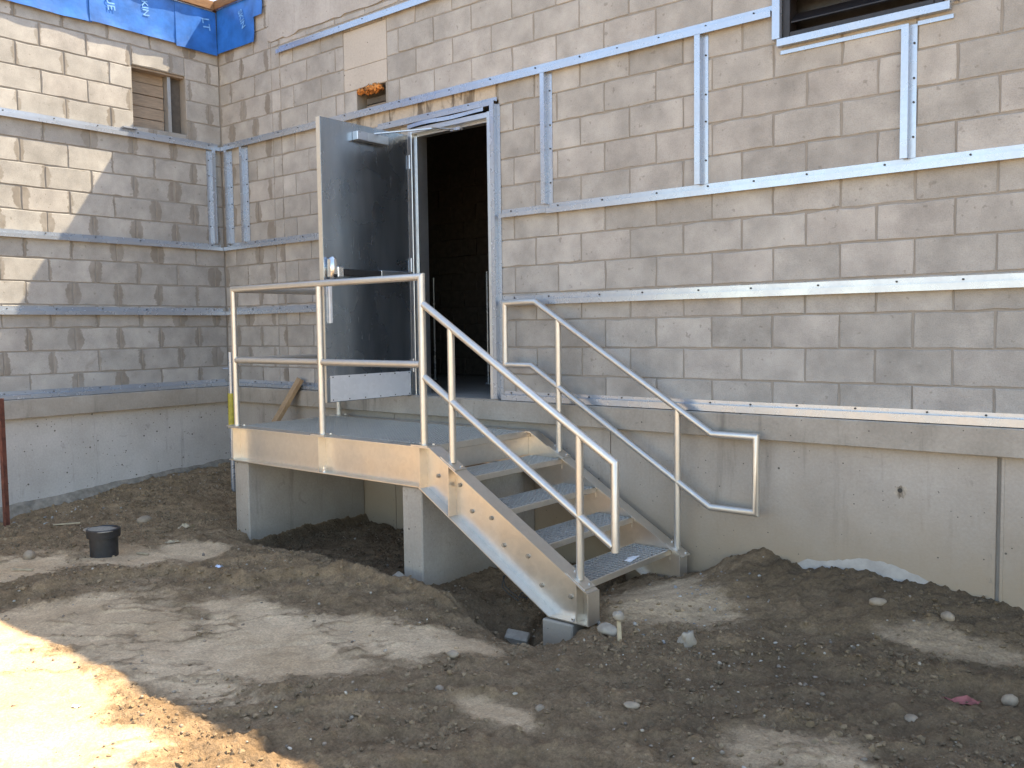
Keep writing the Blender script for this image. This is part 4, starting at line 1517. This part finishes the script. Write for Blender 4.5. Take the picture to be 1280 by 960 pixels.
stone(1.08, -1.52, (.062, .044, .036), 1, 'smooth egg-shaped stone behind the black pipe stub')
stone(1.40, -2.55, (.055, .042, .040), 2, 'pale rounded stone at the far left edge of the dirt')
stone(7.26, -0.93, (.036, .028, .026), 3, 'rounded stone beside the red rag at right')
stone(6.98, -1.36, (.036, .025, .016), 4, 'flat pale stone in the right foreground below the red rag')
stone(5.72, -2.23, (.022, .019, .015), 6, 'small pale stone among crumbs in the centre foreground')
stone(5.20, -2.30, (.022, .02, .016), 7, 'small round stone beside the track mark')
stone(6.52, -0.30, (.05, .035, .024), 8, 'flat dark stone on the soil mound by the wall')
stone(6.86, -0.28, (.040, .034, .026), 9, 'rounded stone on the mound near the wall seam')
stone(6.02, -1.98, (.034, .024, .014), 10, 'flat oval stone in the middle foreground')
stone(5.02, -2.02, (.034, .024, .020), 12, 'grey stone at the edge of the smooth silt patch')
stone(5.85, -1.16, (.05, .04, .05), 13, 'clod of earth and mortar standing right of the white stake', 'rubble', None, 0.4, 3, 'rubble_lump')
o = lumpy('concrete_chunk', 'rubble', (5.42, -1.23, gz(5.42, -1.23) + .02), (.065, .05, .03), 21, 3, 0.3)
tag(o, 'pale concrete chunk beside the lower end of the stair', 'rubble')
o = MB()
o = MB().box(4.66, 4.80, -1.22, -1.13, gz(4.73, -1.17) - .01, gz(4.73, -1.17) + .045).build('concrete_chunk', 'rubble', None, origin=(4.73, -1.17, gz(4.73, -1.17)), bevel=0.008)
o.rotation_euler = (0.25, 0.15, 0.5)
tag(o, 'square concrete offcut lying in the ditch under the stringer', 'rubble')
o = MB().box(3.70, 3.775, -1.25, -1.16, -1.16, -1.05).build('concrete_chunk', 'rubble', None, origin=(3.73, -1.2, -1.12), bevel=0.01)
o.rotation_euler = (0.3, 0.5, 0.3)
tag(o, 'broken concrete scrap leaning at the foot of the middle pier', 'rubble')

# white-topped stake
sx, sy = 5.56, -1.36
sz = gz(sx, sy)
stk = thing('survey_stake', 'short pale stake with a white blob on top', 'stake', (sx, sy, sz))
MB().bar((sx + .015, sy - .01, sz - 0.03), (sx, sy, sz + 0.125), 0.020, 0.016).build('shaft', 'card', stk, bevel=0.002)
c = lumpy('cap', 'rubble', (0, 0, 0), (.030, .028, .024), 31, 3, 0.3)
c.parent = stk
c.location = (0, 0, 0.135)

# black pipe stub with a collar
px, py = 1.77, -2.19
pz = gz(px, py)
pb = thing('pipe_stub', 'black plastic pipe stub with a flared collar standing in the dirt', 'pipe', (px, py, pz))
MB().lathe([(0.092, -0.15), (0.095, 0.135), (0.094, 0.16)], (px, py, pz), 28).build('barrel', 'black', pb, smooth=True)
MB().lathe([(0.096, 0.132), (0.112, 0.136), (0.114, 0.19), (0.104, 0.196), (0.100, 0.186), (0.02, 0.184)], (px, py, pz), 28).build('collar', 'black', pb, smooth=True)
dd = lumpy('dirt_fill', 'clod', (0, 0, 0), (.094, .094, .012), 33, 3, 0.4)
cc = dd.data.color_attributes.new('tone', 'FLOAT_COLOR', 'POINT')
cc.data.foreach_set('color', np.tile([.25, .22, .18, 1], len(dd.data.vertices)).astype(np.float32))
dd.parent = pb
dd.location = (0, 0, 0.186)

# rusty post at the left edge
ry = -2.17
po = thing('steel_post', 'rusty red steel angle post at the left edge of the picture', 'post', (0.24, -2.245, -1.05))
MB().box(0.215, 0.262, -2.272, -2.266, -1.3, 0.03).build('flange', 'rust', po)
MB().box(0.215, 0.221, -2.266, -2.222, -1.3, 0.03).build('flange', 'rust', po)

# steel prop tube with yellow sleeve behind the landing corner
pr_ = thing('prop_tube', 'grey steel tube with a yellow sleeve standing behind the landing corner', 'tube', (0.80, -0.50, -0.95))
MB().tube([(0.79, -0.50, -1.2), (0.815, -0.50, 0.36)], 0.022, 14).build('tube', 'galv', pr_, smooth=True)
MB().tube([(0.7985, -0.50, -0.34), (0.8025, -0.50, -0.02)], 0.030, 14).build('sleeve', 'yellow', pr_, smooth=True)
MB().tube([(0.76, -0.55, 0.21), (0.80, -0.49, 0.21)], 0.006, 8).build('pin', 'galv', pr_)

# leaning timber
lt = MB().bar((1.02, -0.42, -0.62), (1.245, -0.048, 0.10), 0.09, 0.04, (0.3, 1, 0)).build('timber_offcut', 'stud', None, origin=(1.0, -0.45, -0.7), bevel=0.003)
tag(lt, 'pale timber offcut leaning on the ledge behind the landing', 'timber')

# paper on the lowest tread, wrapper, rag, scraps
def crumpled(name, mat, cx, cy, z, w, d, seed, label, cat, amp=0.012, rot=0.0, nx=9, ny=6):
    R = np.random.default_rng(seed)
    vs, fs = [], []
    for i in range(nx):
        for j in range(ny):
            u = (i / (nx - 1) - .5) * w * (1 + 0.1 * R.normal()); v = (j / (ny - 1) - .5) * d * (1 + 0.1 * R.normal())
            h = amp * max(0.0, math.sin(i * .7 + seed) * math.cos(j * .8 + seed * .7) + R.normal() * 0.25)
            u *= 1 - 0.25 * abs(math.sin(j * 2.1 + seed)); v *= 1 - 0.3 * abs(math.sin(i * 1.3 + seed))
            vs.append((cx + u * math.cos(rot) - v * math.sin(rot), cy + u * math.sin(rot) + v * math.cos(rot), z + h))
    for i in range(nx - 1):
        for j in range(ny - 1):
            a = i * ny + j
            fs.append((a, a + ny, a + ny + 1, a + 1))
    K = len(vs)
    vs += [(a, b, c - 0.0015) for a, b, c in vs[:K]]
    fs += [tuple(q + K for q in reversed(f)) for f in fs[:]]
    o = MB().add(vs, fs).build(name, mat, None, origin=(cx, cy, z))
    return tag(o, label, cat)


crumpled('paper_scrap', 'paper', 5.105, -0.50, -0.893, 0.055, 0.17, 3, 'white paper scrap lying on the lowest tread', 'paper', 0.004, 0.15)
crumpled('wrapper', 'foil', 2.70, -1.87, gz(2.70, -1.87) + .006, 0.10, 0.06, 5, 'blue and silver wrapper on the dirt near the left pier', 'litter', 0.02, 0.6)
crumpled('rag', 'red', 7.10, -1.05, gz(7.10, -1.05) + .004, 0.17, 0.055, 8, 'faded red rag lying on the dirt at right', 'rag', 0.018, 0.35)
crumpled('paper_scrap', 'card', 1.52, -1.40, gz(1.52, -1.40) + .01, 0.16, 0.10, 9, 'crumpled buff paper scrap between the egg-shaped stone and the left pier', 'paper', 0.03, 0.8)
crumpled('paper_scrap', 'card', 1.84, -1.71, gz(1.84, -1.71) + .006, 0.12, 0.05, 12, 'torn brown scrap right of the black pipe stub', 'paper', 0.016, 1.0)
crumpled('paper_scrap', 'paper', 4.28, -3.86, gz(4.28, -3.86) + .004, 0.11, 0.028, 14, 'bright white strip of paper in the sunlit corner at bottom left', 'paper', 0.006, 0.7)
crumpled('paper_scrap', 'paper', 4.05, -3.42, gz(4.05, -3.42) + .004, 0.05, 0.03, 15, 'tiny white paper flake on the sunlit dirt', 'paper', 0.006, 0.3)
for i, (x, y, l, a, lab) in enumerate(((1.72, -2.72, .16, .5, 'thin wooden stick lying left of the pipe stub near the soil ridge'),
                                       (1.95, -2.0, .12, .2, 'thin pale stick just right of the pipe stub'),
                                       (0.75, -2.0, .20, .9, 'pale splinter lying near the foot of the left wall'))):
    z = gz(x, y)
    o = MB().bar((x - l * math.cos(a) / 2, y - l * math.sin(a) / 2, z + .008), (x + l * math.cos(a) / 2, y + l * math.sin(a) / 2, z + .012), 0.014, 0.010).build('stick', 'card', None, origin=(x, y, z))
    tag(o, lab, 'stick', 'sticks on the dirt')
# tangle of wire in the ditch behind the stringer
wr = MB()
R = random.Random(4)
pts = [(4.55 + 0.10 * math.cos(t * .55) + R.uniform(-.02, .02), -0.95 + 0.08 * math.sin(t * .55) + R.uniform(-.02, .02), -1.12 + 0.12 * abs(math.sin(t * .3)) + R.uniform(-.01, .01)) for t in range(26)]
wr.tube(pts, 0.0035, 6)
tag(wr.build('wire_tangle', 'screw', None, origin=(4.55, -0.95, -1.15)), 'tangle of dark wire in the ditch under the steps', 'wire')
